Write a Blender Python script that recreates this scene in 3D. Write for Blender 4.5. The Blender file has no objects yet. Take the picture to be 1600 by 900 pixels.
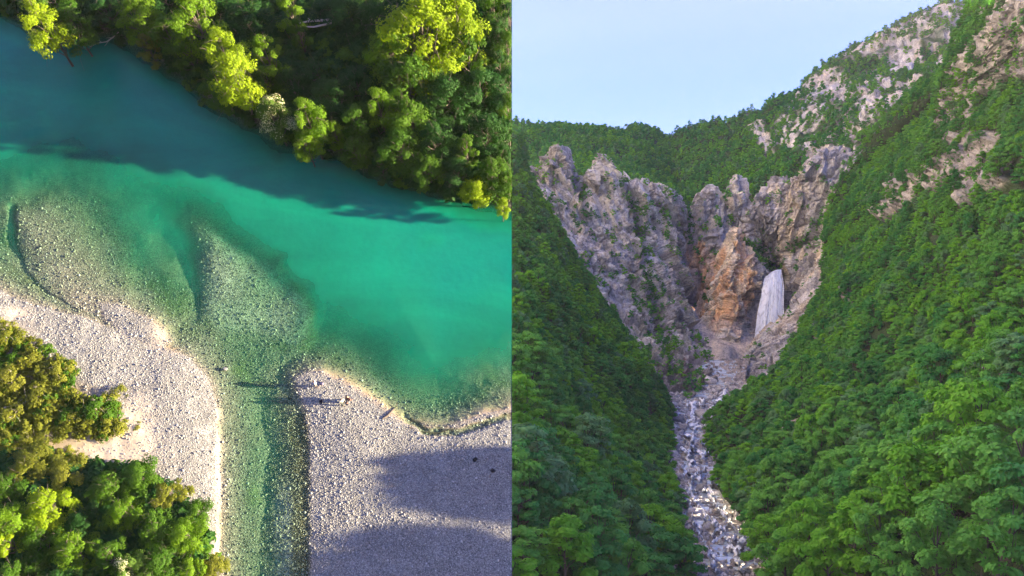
import bpy, bmesh, math, random
import numpy as np
from mathutils import Vector, Matrix, Quaternion
rng = np.random.default_rng(7); random.seed(7)
sc = bpy.context.scene
col = sc.collection

# ------------------------------------------------------------------ camera
F = 800 / 0.57735                       # pixels (of a 1600 wide frame) per unit of tangent
cd = bpy.data.cameras.new('camera'); cam = bpy.data.objects.new('camera', cd); col.objects.link(cam)
cam.location = (0, 0, 0); cam.rotation_euler = (math.radians(90), 0, 0)
cd.sensor_width = 36; cd.lens = 18 / 0.57735; cd.clip_start = 0.5; cd.clip_end = 20000
sc.camera = cam
# ------------------------------------------------------------------ light
SUN = Vector((0.97, -0.245, 0.052)).normalized()         # direction towards the sun
elev = math.asin(SUN.z)
w = bpy.data.worlds.new('World'); sc.world = w; w.use_nodes = True
nt = w.node_tree; bg = nt.nodes['Background']
sky = nt.nodes.new('ShaderNodeTexSky'); sky.sky_type = 'NISHITA'; sky.sun_disc = False
sky.sun_elevation = elev; sky.sun_rotation = math.atan2(SUN.x, SUN.y)
sky.air_density = 1.0; sky.dust_density = 0.3; sky.ozone_density = 3.2; sky.altitude = 500
tint = nt.nodes.new('ShaderNodeMix'); tint.data_type = 'RGBA'; tint.blend_type = 'MULTIPLY'; tint.inputs[0].default_value = 1
nt.links.new(sky.outputs[0], tint.inputs[6]); tint.inputs[7].default_value = (0.60, 0.40, 0.68, 1)      # faint violet of the evening air
nt.links.new(tint.outputs[2], bg.inputs[0]); bg.inputs[1].default_value = 0.15
sl = bpy.data.lights.new('sun', 'SUN'); so = bpy.data.objects.new('sun', sl); col.objects.link(so)
sl.energy = 3.0; sl.angle = math.radians(0.5); sl.color = (1.0, 0.80, 0.55)
so.rotation_euler = SUN.to_track_quat('Z', 'Y').to_euler()
sc.view_settings.view_transform = 'Standard'; sc.view_settings.look = 'None'; sc.view_settings.gamma = 1
sc.view_settings.exposure = 3.85
sc.cycles.max_bounces = 10; sc.cycles.transparent_max_bounces = 8; sc.cycles.diffuse_bounces = 7; sc.cycles.volume_bounces = 0
sc.cycles.use_denoising = True

# ------------------------------------------------------------------ noise
def _h(ix, iy, iz, s):
    n = (ix.astype(np.int64) * 374761393 + iy.astype(np.int64) * 668265263 + iz.astype(np.int64) * 2147483647 + s * 1274126177) & 0xffffffff
    n = ((n ^ (n >> 13)) * 1274126177) & 0xffffffff
    n = ((n ^ (n >> 16)) * 2246822519) & 0xffffffff
    return ((n ^ (n >> 15)) & 0xffffff) / float(0xffffff)
def vnoise(p, s=0):
    i = np.floor(p); f = p - i; f = f * f * f * (f * (f * 6 - 15) + 10); i = i.astype(np.int64)
    r = 0
    for dx in (0, 1):
        wx = f[..., 0] if dx else 1 - f[..., 0]
        for dy in (0, 1):
            wy = f[..., 1] if dy else 1 - f[..., 1]
            for dz in (0, 1):
                wz = f[..., 2] if dz else 1 - f[..., 2]
                r = r + wx * wy * wz * _h(i[..., 0] + dx, i[..., 1] + dy, i[..., 2] + dz, s)
    return r * 2 - 1
def fbm(p, octv=4, s=0, gain=0.5):
    r = 0; a = 1; t = 0
    for k in range(octv):
        r = r + a * vnoise(p * (2.03 ** k) + k * 17.3, s + k); t += a; a *= gain
    return r / t
def ridged(p, octv=4, s=0):
    r = 0; a = 1; t = 0
    for k in range(octv):
        r = r + a * (1 - 2 * np.abs(vnoise(p * (2.1 ** k) + k * 9.1, s + k))); t += a; a *= 0.5
    return r / t
def blocks(p, s=0):
    """facets: every Voronoi cell is a tilted plane of its own (broken rock)"""
    i = np.floor(p).astype(np.int64); best = np.full(p.shape[:-1], 9.0); val = np.zeros(p.shape[:-1])
    for dx in (-1, 0, 1):
        for dy in (-1, 0, 1):
            for dz in (-1, 0, 1):
                jx, jy, jz = i[..., 0] + dx, i[..., 1] + dy, i[..., 2] + dz
                cx = jx + _h(jx, jy, jz, s + 1); cy = jy + _h(jx, jy, jz, s + 2); cz = jz + _h(jx, jy, jz, s + 3)
                ex, ey, ez = p[..., 0] - cx, p[..., 1] - cy, p[..., 2] - cz
                d = ex * ex + ey * ey + ez * ez
                v = (_h(jx, jy, jz, s + 4) * 2 - 1) + ex * (_h(jx, jy, jz, s + 5) * 2 - 1) * 1.3 + ez * (_h(jx, jy, jz, s + 6) * 2 - 1) * 1.3
                m = d < best
                best = np.where(m, d, best); val = np.where(m, v, val)
    return val
def inpoly(x, y, poly):
    r = np.zeros(np.shape(x), bool); n = len(poly)
    for k in range(n):
        x0, y0 = poly[k]; x1, y1 = poly[(k + 1) % n]
        if y0 == y1: continue
        c = ((y0 > y) != (y1 > y)) & (x < (x1 - x0) * (y - y0) / (y1 - y0) + x0)
        r ^= c
    return r
def segdist(x, y, pts, closed=False):
    d = np.full(np.shape(x), 1e9); P_ = list(pts) + ([pts[0]] if closed else [])
    for (x0, y0), (x1, y1) in zip(P_[:-1], P_[1:]):
        dx, dy = x1 - x0, y1 - y0; t = np.clip(((x - x0) * dx + (y - y0) * dy) / (dx * dx + dy * dy + 1e-9), 0, 1)
        d = np.minimum(d, np.hypot(x - x0 - t * dx, y - y0 - t * dy))
    return d
def sdf(x, y, poly):                    # positive inside
    d = segdist(x, y, poly, True); return np.where(inpoly(x, y, poly), d, -d)
def sstep(a, b, x):
    t = np.clip((x - a) / (b - a), 0, 1); return t * t * (3 - 2 * t)

def outm(px, py, polys, soft=6.0):
    m = np.zeros(np.shape(px))
    for q in polys: m = np.maximum(m, sstep(-soft, soft, sdf(px, py, q)))
    return m
# ------------------------------------------------------------------ object helpers
def props(o, label=None, cat=None, group=None, kind=None):
    if label: o['label'] = label
    if cat: o['category'] = cat
    if group: o['group'] = group
    if kind: o['kind'] = kind
    return o
def mesh_np(name, verts, faces, mats=(), smooth=False, face_mats=None):
    me = bpy.data.meshes.new(name)
    faces = np.asarray(faces, np.int32); nv = len(verts); nf, k = faces.shape
    me.vertices.add(nv); me.vertices.foreach_set('co', np.asarray(verts, np.float32).ravel())
    me.loops.add(nf * k); me.loops.foreach_set('vertex_index', faces.ravel())
    me.polygons.add(nf); me.polygons.foreach_set('loop_start', np.arange(0, nf * k, k, dtype=np.int32))
    me.polygons.foreach_set('loop_total', np.full(nf, k, np.int32))
    for m in mats: me.materials.append(m)
    if face_mats is not None: me.polygons.foreach_set('material_index', np.asarray(face_mats, np.int32))
    me.polygons.foreach_set('use_smooth', np.full(nf, smooth))
    me.update(calc_edges=True); return me
def link(name, me, parent=None):
    o = bpy.data.objects.new(name, me); col.objects.link(o); o.parent = parent; return o
def empty(name, loc=(0, 0, 0)):
    o = bpy.data.objects.new(name, None); col.objects.link(o); o.location = loc; return o
def colattr(me, name, rgb):
    a = me.color_attributes.new(name, 'FLOAT_COLOR', 'POINT')
    c = np.ones((len(me.vertices), 4), np.float32); c[:, :3] = rgb; a.data.foreach_set('color', c.ravel())
def fattr(me, name, v, dom='POINT'):
    a = me.attributes.new(name, 'FLOAT', dom); a.data.foreach_set('value', np.asarray(v, np.float32).ravel())
def gridfaces(nr, nc):
    i = np.arange(nr * nc).reshape(nr, nc)
    return np.stack([i[:-1, :-1], i[1:, :-1], i[1:, 1:], i[:-1, 1:]], -1).reshape(-1, 4)

# ------------------------------------------------------------------ materials
class N:
    def __init__(s, name):
        s.m = bpy.data.materials.new(name); s.m.use_nodes = True; s.t = s.m.node_tree
        s.t.nodes.clear(); s.out = s.t.nodes.new('ShaderNodeOutputMaterial')
    def n(s, typ, ins=None, **kw):
        nd = s.t.nodes.new(typ)
        for k, v in kw.items(): setattr(nd, k, v)
        for k, v in (ins or {}).items():
            if isinstance(v, bpy.types.NodeSocket): s.t.links.new(v, nd.inputs[k])
            else: nd.inputs[k].default_value = v
        return nd
    def math(s, op, a, b=0.0, c=None):
        d = {0: a, 1: b}
        if c is not None: d[2] = c
        return s.n('ShaderNodeMath', d, operation=op).outputs[0]
    def mix(s, f, a, b, mode='MIX'):
        nd = s.n('ShaderNodeMix', {0: f, 6: a, 7: b}, data_type='RGBA', blend_type=mode); return nd.outputs[2]
    def ramp(s, f, stops):
        nd = s.n('ShaderNodeValToRGB', {0: f}); e = nd.color_ramp.elements
        while len(e) < len(stops): e.new(0.5)
        for k, (p, c) in enumerate(stops): e[k].position = p; e[k].color = (*c, 1) if len(c) == 3 else c
        return nd.outputs[0]
    def surf(s, sh): s.t.links.new(sh, s.out.inputs['Surface']); return s.m

def mat_leaf(name, c1, c2, trans=0.35, pale=None):
    k = N(name)
    oi = k.n('ShaderNodeObjectInfo'); at = k.n('ShaderNodeAttribute', attribute_name='tint')
    f = k.math('ADD', k.math('MULTIPLY', oi.outputs['Random'], 0.45), k.math('MULTIPLY', at.outputs['Fac'], 0.6))
    f = k.n('ShaderNodeClamp', {0: f}).outputs[0]
    c = k.mix(f, (*c1, 1), (*c2, 1))
    if pale:
        p = k.math('GREATER_THAN', at.outputs['Fac'], 0.72); c = k.mix(p, c, (*pale, 1))
    d = k.n('ShaderNodeBsdfPrincipled', {'Base Color': c, 'Roughness': 0.6, 'Specular IOR Level': 0.12})
    tc = k.mix(1.0, c, (1.15, 1.25, 0.5, 1), 'MULTIPLY')
    t = k.n('ShaderNodeBsdfTranslucent', {'Color': tc})
    return k.surf(k.n('ShaderNodeMixShader', {0: trans, 1: d.outputs[0], 2: t.outputs[0]}).outputs[0])
def mat_plain(name, c, rough=0.85, var=0.25, scale=3.0, bump=0.0):
    k = N(name); tc = k.n('ShaderNodeTexCoord')
    nz = k.n('ShaderNodeTexNoise', {'Vector': tc.outputs['Object'], 'Scale': scale, 'Detail': 5.0})
    cc = k.mix(nz.outputs[0], tuple(x * (1 - var) for x in c) + (1,), tuple(min(1, x * (1 + var)) for x in c) + (1,))
    d = {'Base Color': cc, 'Roughness': rough, 'Specular IOR Level': 0.25}
    b = k.n('ShaderNodeBsdfPrincipled', d)
    if bump:
        bm_ = k.n('ShaderNodeBump', {'Height': nz.outputs[0], 'Strength': 0.7, 'Distance': bump}); k.t.links.new(bm_.outputs[0], b.inputs['Normal'])
    return k.surf(b.outputs[0])
def mat_rock(name, fine=1.0, bump=1.0):
    """base colour from the 'tone' attribute, broken up by grain, streaks and lichen"""
    k = N(name); g = k.n('ShaderNodeNewGeometry'); at = k.n('ShaderNodeAttribute', attribute_name='tone')
    mp = k.n('ShaderNodeMapping', {'Vector': g.outputs['Position'], 'Scale': (1, 1, 0.35)})
    n1 = k.n('ShaderNodeTexNoise', {'Vector': mp.outputs[0], 'Scale': 0.12 * fine, 'Detail': 8.0, 'Roughness': 0.65})
    n2 = k.n('ShaderNodeTexNoise', {'Vector': g.outputs['Position'], 'Scale': 0.55 * fine, 'Detail': 6.0, 'Roughness': 0.7})
    v1 = k.ramp(n1.outputs[0], [(0.3, (0.55, 0.55, 0.57)), (0.47, (1.0, 1.0, 1.0)), (0.7, (1.35, 1.3, 1.22))])
    v2 = k.ramp(n2.outputs[0], [(0.35, (0.55, 0.55, 0.55)), (0.48, (1.05, 1.05, 1.05)), (0.7, (1.3, 1.3, 1.3))])
    c = k.mix(1.0, at.outputs['Color'], v1, 'MULTIPLY'); c = k.mix(1.0, c, v2, 'MULTIPLY')
    b1 = k.n('ShaderNodeBump', {'Height': n2.outputs[0], 'Strength': 0.9, 'Distance': 2.0 * bump})
    b = k.n('ShaderNodeBsdfPrincipled', {'Base Color': c, 'Roughness': 0.9, 'Specular IOR Level': 0.2, 'Normal': b1.outputs[0]})
    return k.surf(b.outputs[0])
def mat_gravel():
    k = N('river_gravel'); g = k.n('ShaderNodeNewGeometry'); at = k.n('ShaderNodeAttribute', attribute_name='tone')
    st = k.n('ShaderNodeAttribute', attribute_name='stony')
    wob = k.n('ShaderNodeTexNoise', {'Vector': g.outputs['Position'], 'Scale': 2.0, 'Detail': 2.0})
    pv = k.n('ShaderNodeVectorMath', {0: g.outputs['Position'], 1: k.n('ShaderNodeVectorMath', {0: wob.outputs['Color'], 3: 0.25}, operation='SCALE').outputs[0]}, operation='ADD').outputs[0]
    v1 = k.n('ShaderNodeTexVoronoi', {'Vector': pv, 'Scale': 8.5}); v2 = k.n('ShaderNodeTexVoronoi', {'Vector': pv, 'Scale': 12.5})
    r1 = k.n('ShaderNodeSeparateColor', {0: v1.outputs['Color']}).outputs[0]; r2 = k.n('ShaderNodeSeparateColor', {0: v2.outputs['Color']}).outputs[1]
    a = k.math('ADD', k.math('MULTIPLY', r1, 0.6), k.math('MULTIPLY', r2, 0.4))
    s = k.ramp(a, [(0.15, (0.55, 0.55, 0.56)), (0.45, (0.95, 0.95, 0.95)), (0.62, (1.1, 1.09, 1.07)), (0.9, (1.45, 1.43, 1.4))])
    edge = k.ramp(v1.outputs['Distance'], [(0.25, (1.08, 1.08, 1.08)), (0.62, (0.6, 0.6, 0.62))])  # gaps between stones darkened: their shade put into the colour
    s = k.mix(1.0, s, edge, 'MULTIPLY'); s = k.mix(st.outputs['Fac'], (1, 1, 1, 1), s)
    n3 = k.n('ShaderNodeTexNoise', {'Vector': g.outputs['Position'], 'Scale': 0.5, 'Detail': 6.0})
    s2 = k.ramp(n3.outputs[0], [(0.35, (0.85, 0.85, 0.85)), (0.65, (1.12, 1.12, 1.12))])
    c = k.mix(1.0, at.outputs['Color'], s, 'MULTIPLY'); c = k.mix(1.0, c, s2, 'MULTIPLY')
    hgt = k.math('SUBTRACT', 1.0, v1.outputs['Distance'])
    bm_ = k.n('ShaderNodeBump', {'Height': hgt, 'Strength': k.math('MULTIPLY', st.outputs['Fac'], 0.35), 'Distance': 0.08})
    b = k.n('ShaderNodeBsdfPrincipled', {'Base Color': c, 'Roughness': 0.9, 'Specular IOR Level': 0.2, 'Normal': bm_.outputs[0]})
    return k.surf(b.outputs[0])
def mat_river():
    """glacial water: the deeper it is the more its fine suspended flour hides the bed"""
    k = N('river_water'); g = k.n('ShaderNodeNewGeometry'); d = k.n('ShaderNodeAttribute', attribute_name='depth').outputs['Fac']
    nz = k.n('ShaderNodeTexNoise', {'Vector': g.outputs['Position'], 'Scale': 0.22, 'Detail': 6.0, 'Roughness': 0.6})
    dd = k.math('MULTIPLY', d, k.math('ADD', 0.55, k.math('MULTIPLY', nz.outputs[0], 0.9)))
    op = k.math('SUBTRACT', 1.0, k.math('POWER', 2.718, k.math('MULTIPLY', k.math('POWER', dd, 1.6), -0.42)))
    tint = k.ramp(k.math('MULTIPLY', dd, 0.33), [(0.0, (0.98, 0.98, 0.95)), (0.05, (0.74, 0.85, 0.77)), (0.2, (0.55, 0.76, 0.62)), (0.7, (0.08, 0.5, 0.34))])
    body = k.ramp(k.math('MULTIPLY', d, 0.25), [(0.0, (0.10, 0.15, 0.09)), (0.12, (0.015, 0.11, 0.06)), (0.4, (0.003, 0.135, 0.070)), (0.8, (0.001, 0.165, 0.095)), (1.0, (0.001, 0.145, 0.098))])
    mw = k.n('ShaderNodeMapping', {'Vector': g.outputs['Position'], 'Rotation': (0, .5, 0), 'Scale': (.05, .12, .16)})
    cur = k.n('ShaderNodeTexNoise', {'Vector': mw.outputs[0], 'Scale': 1.0, 'Detail': 6.0, 'Roughness': .6, 'Distortion': 1.2})
    body = k.mix(1.0, body, k.ramp(cur.outputs[0], [(.35, (.82, .86, .9)), (.65, (1.2, 1.12, 1.08))]), 'MULTIPLY')
    rp = k.n('ShaderNodeTexNoise', {'Vector': g.outputs['Position'], 'Scale': 1.6, 'Detail': 3.0})
    bp = k.n('ShaderNodeBump', {'Height': rp.outputs[0], 'Strength': 0.3, 'Distance': 0.15})
    b = k.n('ShaderNodeBsdfPrincipled', {'Base Color': body, 'Roughness': 0.25, 'Specular IOR Level': 0.3, 'Normal': bp.outputs[0]})
    t = k.n('ShaderNodeBsdfTransparent', {'Color': tint})
    return k.surf(k.n('ShaderNodeMixShader', {0: op, 1: t.outputs[0], 2: b.outputs[0]}).outputs[0])

M_bark = mat_plain('bark', (0.10, 0.085, 0.07), scale=6)
M_palebark = mat_plain('bleached_wood', (0.38, 0.35, 0.31), scale=6)
M_rock = mat_rock('limestone'); M_ground = mat_rock('forest_floor', 2.0)
M_gravel = mat_gravel(); M_river = mat_river()

# ================================================================== 1. THE RIVER, SEEN FROM ABOVE
D = 92.0; TT = math.radians(25)
n_ = np.array((0, -math.cos(TT), math.sin(TT))); v_ = np.array((0, math.sin(TT), math.cos(TT)))
RIV = Matrix(((1, 0, 0), tuple(v_), tuple(n_))).transposed()         # local axes: across, up-slope, out of the ground
def S(px, py, h=0.0):
    """point at height h above the river ground that is seen at px, py"""
    X = (np.asarray(px, float) - 800) / F; Z = (450 - np.asarray(py, float)) / F
    h = np.asarray(h, float)
    # ray r*(X,1,Z);  n.(r*dir) = n.(0,D,0) + h
    r = (n_[1] * D + h) / (n_[1] + n_[2] * Z)
    return np.stack([X * r, r, Z * r], -1)
def Sbase(px, py, h):                   # ground point under the point of height h seen at px, py
    return S(px, py, h) - h * n_

LAND_LEFT = [(-80, 448), (0, 455), (40, 472), (80, 487), (130, 497), (165, 510), (200, 525), (235, 541), (265, 545), (300, 562), (325, 590), (337, 625), (343, 680), (343, 760), (345, 850), (348, 980), (-80, 980)]
SPIT = [(152, 474), (185, 477), (225, 492), (250, 512), (262, 535), (258, 550), (225, 541), (195, 524), (165, 500)]
LAND_RIGHT = [(462, 592), (480, 581), (505, 580), (535, 592), (570, 615), (605, 640), (640, 662), (690, 670), (730, 656), (760, 643), (830, 634), (830, 980), (486, 980), (485, 800), (484, 700), (476, 640)]
BANK = [(-80, -80), (-80, -30), (0, 0), (40, 25), (80, 48), (140, 45), (180, 40), (230, 72), (300, 115), (330, 150), (400, 185), (450, 215), (540, 232), (590, 258), (640, 272), (720, 297), (830, 330), (830, -80)]
DPTS = [(600,400,4),(750,400,4.5),(700,550,3.6),(550,440,3.4),(600,560,2.8),(790,600,1.8),(650,615,1.3),(560,540,2.4),(510,545,1.1),(480,560,.6),
 (300,150,4.5),(100,100,4.5),(0,60,4),(500,280,4.5),(700,340,4),(200,200,3.6),(330,270,3.2),(400,330,3.2),(460,400,3.0),(380,340,2.6),(0,200,3.2),(60,230,1.9),(120,250,1.4),(200,265,1.6),
 (0,270,1.4),(60,280,1.3),(130,300,1.0),(180,310,1.2),(240,300,1.3),(290,315,1.5),(320,320,1.6),(60,315,.5),(130,335,.6),(180,355,.8),(215,340,1.5),(240,380,1.5),(270,370,2.2),(275,430,2.3),(285,475,1.7),
 (0,330,.6),(5,380,.8),(15,430,.5),(35,350,.14),(60,380,.14),(100,420,.12),(150,450,.12),(110,370,.3),(150,400,.35),(200,430,.4),(230,460,.5),(250,490,.3),(215,475,.12),
 (300,350,.5),(330,370,.35),(360,400,.5),(320,420,.4),(310,470,.4),(400,400,.9),(430,440,.8),(470,480,.6),(488,497,.5),(430,378,2.3),(470,428,2.5),(506,484,2.6),(512,515,2.1),(440,402,.6),(470,445,.5),(486,478,.45),(400,470,.6),(350,470,.5),(400,540,.75),(350,560,.4),(440,560,.7),(460,530,.55),(300,530,.25),(320,560,.25),(290,510,.3),
 (380,620,.8),(400,700,.9),(390,800,.9),(380,900,.9),(360,650,.6),(360,800,.7),(430,640,.6),(440,720,.45),(435,820,.3),(440,900,.3),(460,640,.18),(465,720,.13),(470,800,.12),(470,900,.12),(455,600,.25),(340,500,.45)]
STEP = 2.0
gx = np.concatenate([np.arange(-60, 800, STEP), [800.0]]); gy = np.arange(-60, 965, STEP)
PX, PY = np.meshgrid(gx, gy)
def depthfield(x, y):
    q = np.array(DPTS, float); A = np.hypot(q[:, None, 0] - q[None, :, 0], q[:, None, 1] - q[None, :, 1])
    wgt = np.linalg.solve(A + np.eye(len(q)) * -2.0, q[:, 2] - 1.5); r = np.full(x.shape, 1.5)
    for (a, b, _), c in zip(q, wgt): r += c * np.sqrt((x - a) ** 2 + (y - b) ** 2 + 150)
    return np.clip(r, 0.05, 5)
def river_height(PX, PY, fine=True):
    Q = np.stack([PX / 16, PY / 16, 0 * PX], -1)
    wx = PX + 6 * fbm(Q / 1.5, 3, 5); wy = PY + 6 * fbm(Q / 1.5, 3, 9)
    dep = depthfield(wx, wy)
    dep = dep + sstep(9, 0, segdist(wx, wy, [(18, 318), (12, 370), (35, 428), (75, 462), (120, 490), (165, 506), (195, 518)])) * 0.55 * sstep(200, 120, PX)
    dep *= 1 + 0.25 * fbm(Q / 3, 4, 3)
    h = -dep
    bank = sdf(wx, wy, BANK); l1 = sdf(wx, wy, LAND_LEFT); l2 = sdf(PX + 3 * fbm(Q, 3, 5), wy, SPIT); l3 = sdf(PX + 3 * fbm(Q, 3, 8), PY + 3 * fbm(Q, 3, 2), LAND_RIGHT)
    def shore(h, s, sin, sout, top):
        s = s / 16
        land = np.where(s > 0, np.minimum(top * (1 - np.exp(-s * sin / top)), top), s * sout)
        return np.where(s > 0, land, np.maximum(h, s * sout) if sout < 0.5 else np.where(s > -6, np.maximum(h, s * sout), h))
    h = shore(h, l1, .35, .16, .9); h = shore(h, l2, .1, .2, .15)
    h = shore(h, l3, .10, .3, .40); h = shore(h, bank, .6, 1.2, 2.4)
    wn = fbm(Q / 0.8, 4, 21)
    land = sstep(0.0, 0.3, h)
    h = h + wn * 0.05 * land + fbm(Q / 5, 3, 31) * 0.12 * land
    # scoured scarp on the right-hand bar, wave-cut steps along the shores
    sc_ = segdist(wx, wy, [(632, 652), (660, 672), (700, 678), (745, 664), (790, 650), (830, 645)])
    h = h - 0.30 * sstep(9, 2, sc_) * (0.6 + 0.8 * np.abs(fbm(Q / .6, 3, 77)))
    return h, bank, l1, l2, l3, wn
H, bank, l1, l2, l3, wn = river_height(PX, PY)
V = S(PX, PY, 0) + H[..., None] * n_
V[:, -1, 0] = np.minimum(V[:, -1, 0], 0)
Q = np.stack([PX / 16, PY / 16, 0 * PX], -1)
tone = np.zeros(PX.shape + (3,)); tone[:] = (0.232, 0.238, 0.215)
def paint(mask, c):
    tone[:] = tone * (1 - mask[..., None]) + np.array(c) * mask[..., None]
nA = fbm(Q / 4, 4, 41); nB = fbm(Q / 1.2, 4, 44)
wet = sstep(0.05, -0.04, H)
paint(wet * 0.75, (0.27, 0.235, 0.18))
paint(sstep(-0.25, -0.9, H) * 0.8, (0.25, 0.27, 0.19))
paint(sstep(0.1, 0.5, nA + nB * .3) * sstep(-0.1, -0.4, H) * 0.7, (0.12, 0.16, 0.06))
paint(sstep(420, 470, PX) * sstep(490, 478, PX) * sstep(620, 660, PY) * sstep(.12, -.02, H) * .85, (0.13, 0.125, 0.06))
paint(sstep(422, 432, PX + 4 * nB) * sstep(460, 448, PX + 4 * nB) * sstep(740, 790, PY) * .8, (0.36, 0.36, 0.33))
def blob(cx, cy, rx, ry): return np.exp(-(((PX - cx) / rx) ** 2 + ((PY - cy) / ry) ** 2))
sand = np.clip(blob(180, 700, 60, 30) + blob(120, 690, 60, 22) + blob(215, 660, 25, 40) + blob(30, 490, 18, 8) + blob(250, 520, 14, 24) + blob(60, 690, 40, 30) + blob(150, 720, 70, 25) + blob(20, 520, 40, 20) * .5
               + sstep(7, 2, segdist(PX, PY, [(343, 640), (341, 760), (343, 830), (338, 870)])) * .7, 0, 1)
paint(sand * .8, (0.52, 0.43, 0.29))
paint(sstep(10, 0, segdist(PX, PY, [(165, 490), (205, 512), (240, 530), (275, 548)])) * .6 * (l2 < 2), (0.36, 0.28, 0.17))
shoresand = sstep(14, 2, np.abs(l3 + 4)) * sstep(480, 520, PX) * sstep(680, 640, PY)
paint(shoresand * .6, (0.42, 0.32, 0.20))
sc_ = segdist(PX, PY + 4 * nB, [(640, 655), (665, 668), (700, 675), (745, 662), (790, 648), (830, 643)])
paint(sstep(6, 1, sc_) * .7 * sstep(-.2, .3, nB + .2), (0.15, 0.11, 0.07))
shrubsoil = np.clip(sstep(0, 25, sdf(PX + 15 * nB, PY, [(-80, 500), (40, 530), (110, 580), (200, 620), (190, 690), (120, 730), (200, 740), (260, 760), (320, 840), (335, 980), (-80, 980)])), 0, 1)
paint(shrubsoil * .75, (0.30, 0.25, 0.15))
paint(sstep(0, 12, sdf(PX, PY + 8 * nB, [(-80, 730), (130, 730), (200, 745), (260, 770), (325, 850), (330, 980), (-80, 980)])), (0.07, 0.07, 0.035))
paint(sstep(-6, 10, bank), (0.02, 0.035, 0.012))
alg = sstep(-.05, .3, fbm(Q / 2.2, 4, 91)) * sstep(0, 30, sdf(PX, PY, [(0, 215), (120, 240), (200, 235), (330, 310), (320, 350), (290, 470), (255, 440), (230, 370), (180, 330), (100, 300), (0, 290)]))
paint(alg * .85, (0.03, 0.085, 0.04))
tongue = sstep(-4, 14, sdf(PX, PY, [(290,350),(330,352),(400,392),(445,425),(475,460),(490,492),(480,525),(460,545),(400,520),(340,520),(310,480),(295,420)]))
paint(tongue * .75, (0.42, 0.43, 0.36))
stony = np.clip(1 - 0.75 * sand - .5 * shoresand, 0.1, 1) * (1 - .5 * sstep(0, 10, bank))
# closed block: skirts 7 m down behind the edges
nr, nc = PX.shape
faces = gridfaces(nr, nc); verts = V.reshape(-1, 3); idx = np.arange(nr * nc).reshape(nr, nc)
ring = np.concatenate([idx[0, :], idx[1:, -1], idx[-1, -2::-1], idx[-2:0:-1, 0]])
low = verts[ring] - 7 * n_; low[:, 0] = np.minimum(low[:, 0], 0); k0 = len(verts)
rn = np.roll(np.arange(len(ring)), -1)
sk = np.stack([ring, np.arange(len(ring)) + k0, rn + k0, ring[rn]], -1)
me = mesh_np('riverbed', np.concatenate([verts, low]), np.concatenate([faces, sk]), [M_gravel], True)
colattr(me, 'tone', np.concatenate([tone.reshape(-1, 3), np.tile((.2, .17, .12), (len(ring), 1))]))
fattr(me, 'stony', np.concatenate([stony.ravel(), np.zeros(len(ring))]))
props(link('riverbed', me), kind='structure')
# water sheet
wx_ = np.concatenate([np.arange(-60, 800, 2.5), [799.6]]); wy_ = np.arange(-60, 965, 2.5); WX, WY = np.meshgrid(wx_, wy_)
WH = river_height(WX, WY)[0]
WV = S(WX, WY, 0); wf = gridfaces(*WX.shape)
keep = (WH.ravel()[wf] < 0.06).any(1); wf = wf[keep]
used = np.unique(wf); remap = np.zeros(WX.size, np.int64); remap[used] = np.arange(len(used))
me = mesh_np('river', WV.reshape(-1, 3)[used], remap[wf], [M_river], True); fattr(me, 'depth', np.clip(-WH.ravel()[used], 0, 9))
props(link('river', me), kind='structure')

# ------------------------------------------------------------------ geometry-node scatter (one object)
def scatter(name, pts, rots, scls, idxs, protos, kind='stuff'):
    me = bpy.data.meshes.new(name); me.vertices.add(len(pts)); me.vertices.foreach_set('co', np.asarray(pts, np.float32).ravel())
    a = me.attributes.new('rot', 'FLOAT_VECTOR', 'POINT'); a.data.foreach_set('vector', np.asarray(rots, np.float32).ravel())
    a = me.attributes.new('scl', 'FLOAT_VECTOR', 'POINT'); a.data.foreach_set('vector', np.asarray(scls, np.float32).ravel())
    a = me.attributes.new('idx', 'INT', 'POINT'); a.data.foreach_set('value', np.asarray(idxs, np.int32))
    o = link(name, me); g = bpy.data.node_groups.new(name, 'GeometryNodeTree')
    g.interface.new_socket('Geometry', in_out='INPUT', socket_type='NodeSocketGeometry'); g.interface.new_socket('Geometry', in_out='OUTPUT', socket_type='NodeSocketGeometry')
    gi = g.nodes.new('NodeGroupInput'); go = g.nodes.new('NodeGroupOutput'); jn = g.nodes.new('GeometryNodeJoinGeometry')
    def named(n, t):
        nd = g.nodes.new('GeometryNodeInputNamedAttribute'); nd.data_type = t; nd.inputs['Name'].default_value = n
        return next(s for s in nd.outputs if s.enabled and s.name == 'Attribute')
    ra, sa, ia = named('rot', 'FLOAT_VECTOR'), named('scl', 'FLOAT_VECTOR'), named('idx', 'INT')
    e2r = g.nodes.new('FunctionNodeEulerToRotation'); g.links.new(ra, e2r.inputs[0])
    for k, p in enumerate(protos):
        cmp_ = g.nodes.new('FunctionNodeCompare'); cmp_.data_type = 'INT'; cmp_.operation = 'EQUAL'
        ins = [s for s in cmp_.inputs if s.enabled]; g.links.new(ia, ins[0]); ins[1].default_value = k
        oi = g.nodes.new('GeometryNodeObjectInfo'); oi.inputs['Object'].default_value = p; oi.inputs['As Instance'].default_value = True
        ip = g.nodes.new('GeometryNodeInstanceOnPoints')
        g.links.new(gi.outputs[0], ip.inputs['Points']); g.links.new(cmp_.outputs[0], ip.inputs['Selection'])
        g.links.new(oi.outputs['Geometry'], ip.inputs['Instance']); g.links.new(e2r.outputs[0], ip.inputs['Rotation']); g.links.new(sa, ip.inputs['Scale'])
        g.links.new(ip.outputs[0], jn.inputs[0])
    g.links.new(jn.outputs[0], go.inputs[0])
    md = o.modifiers.new('scatter', 'NODES'); md.node_group = g
    props(o, kind=kind); return o
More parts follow.
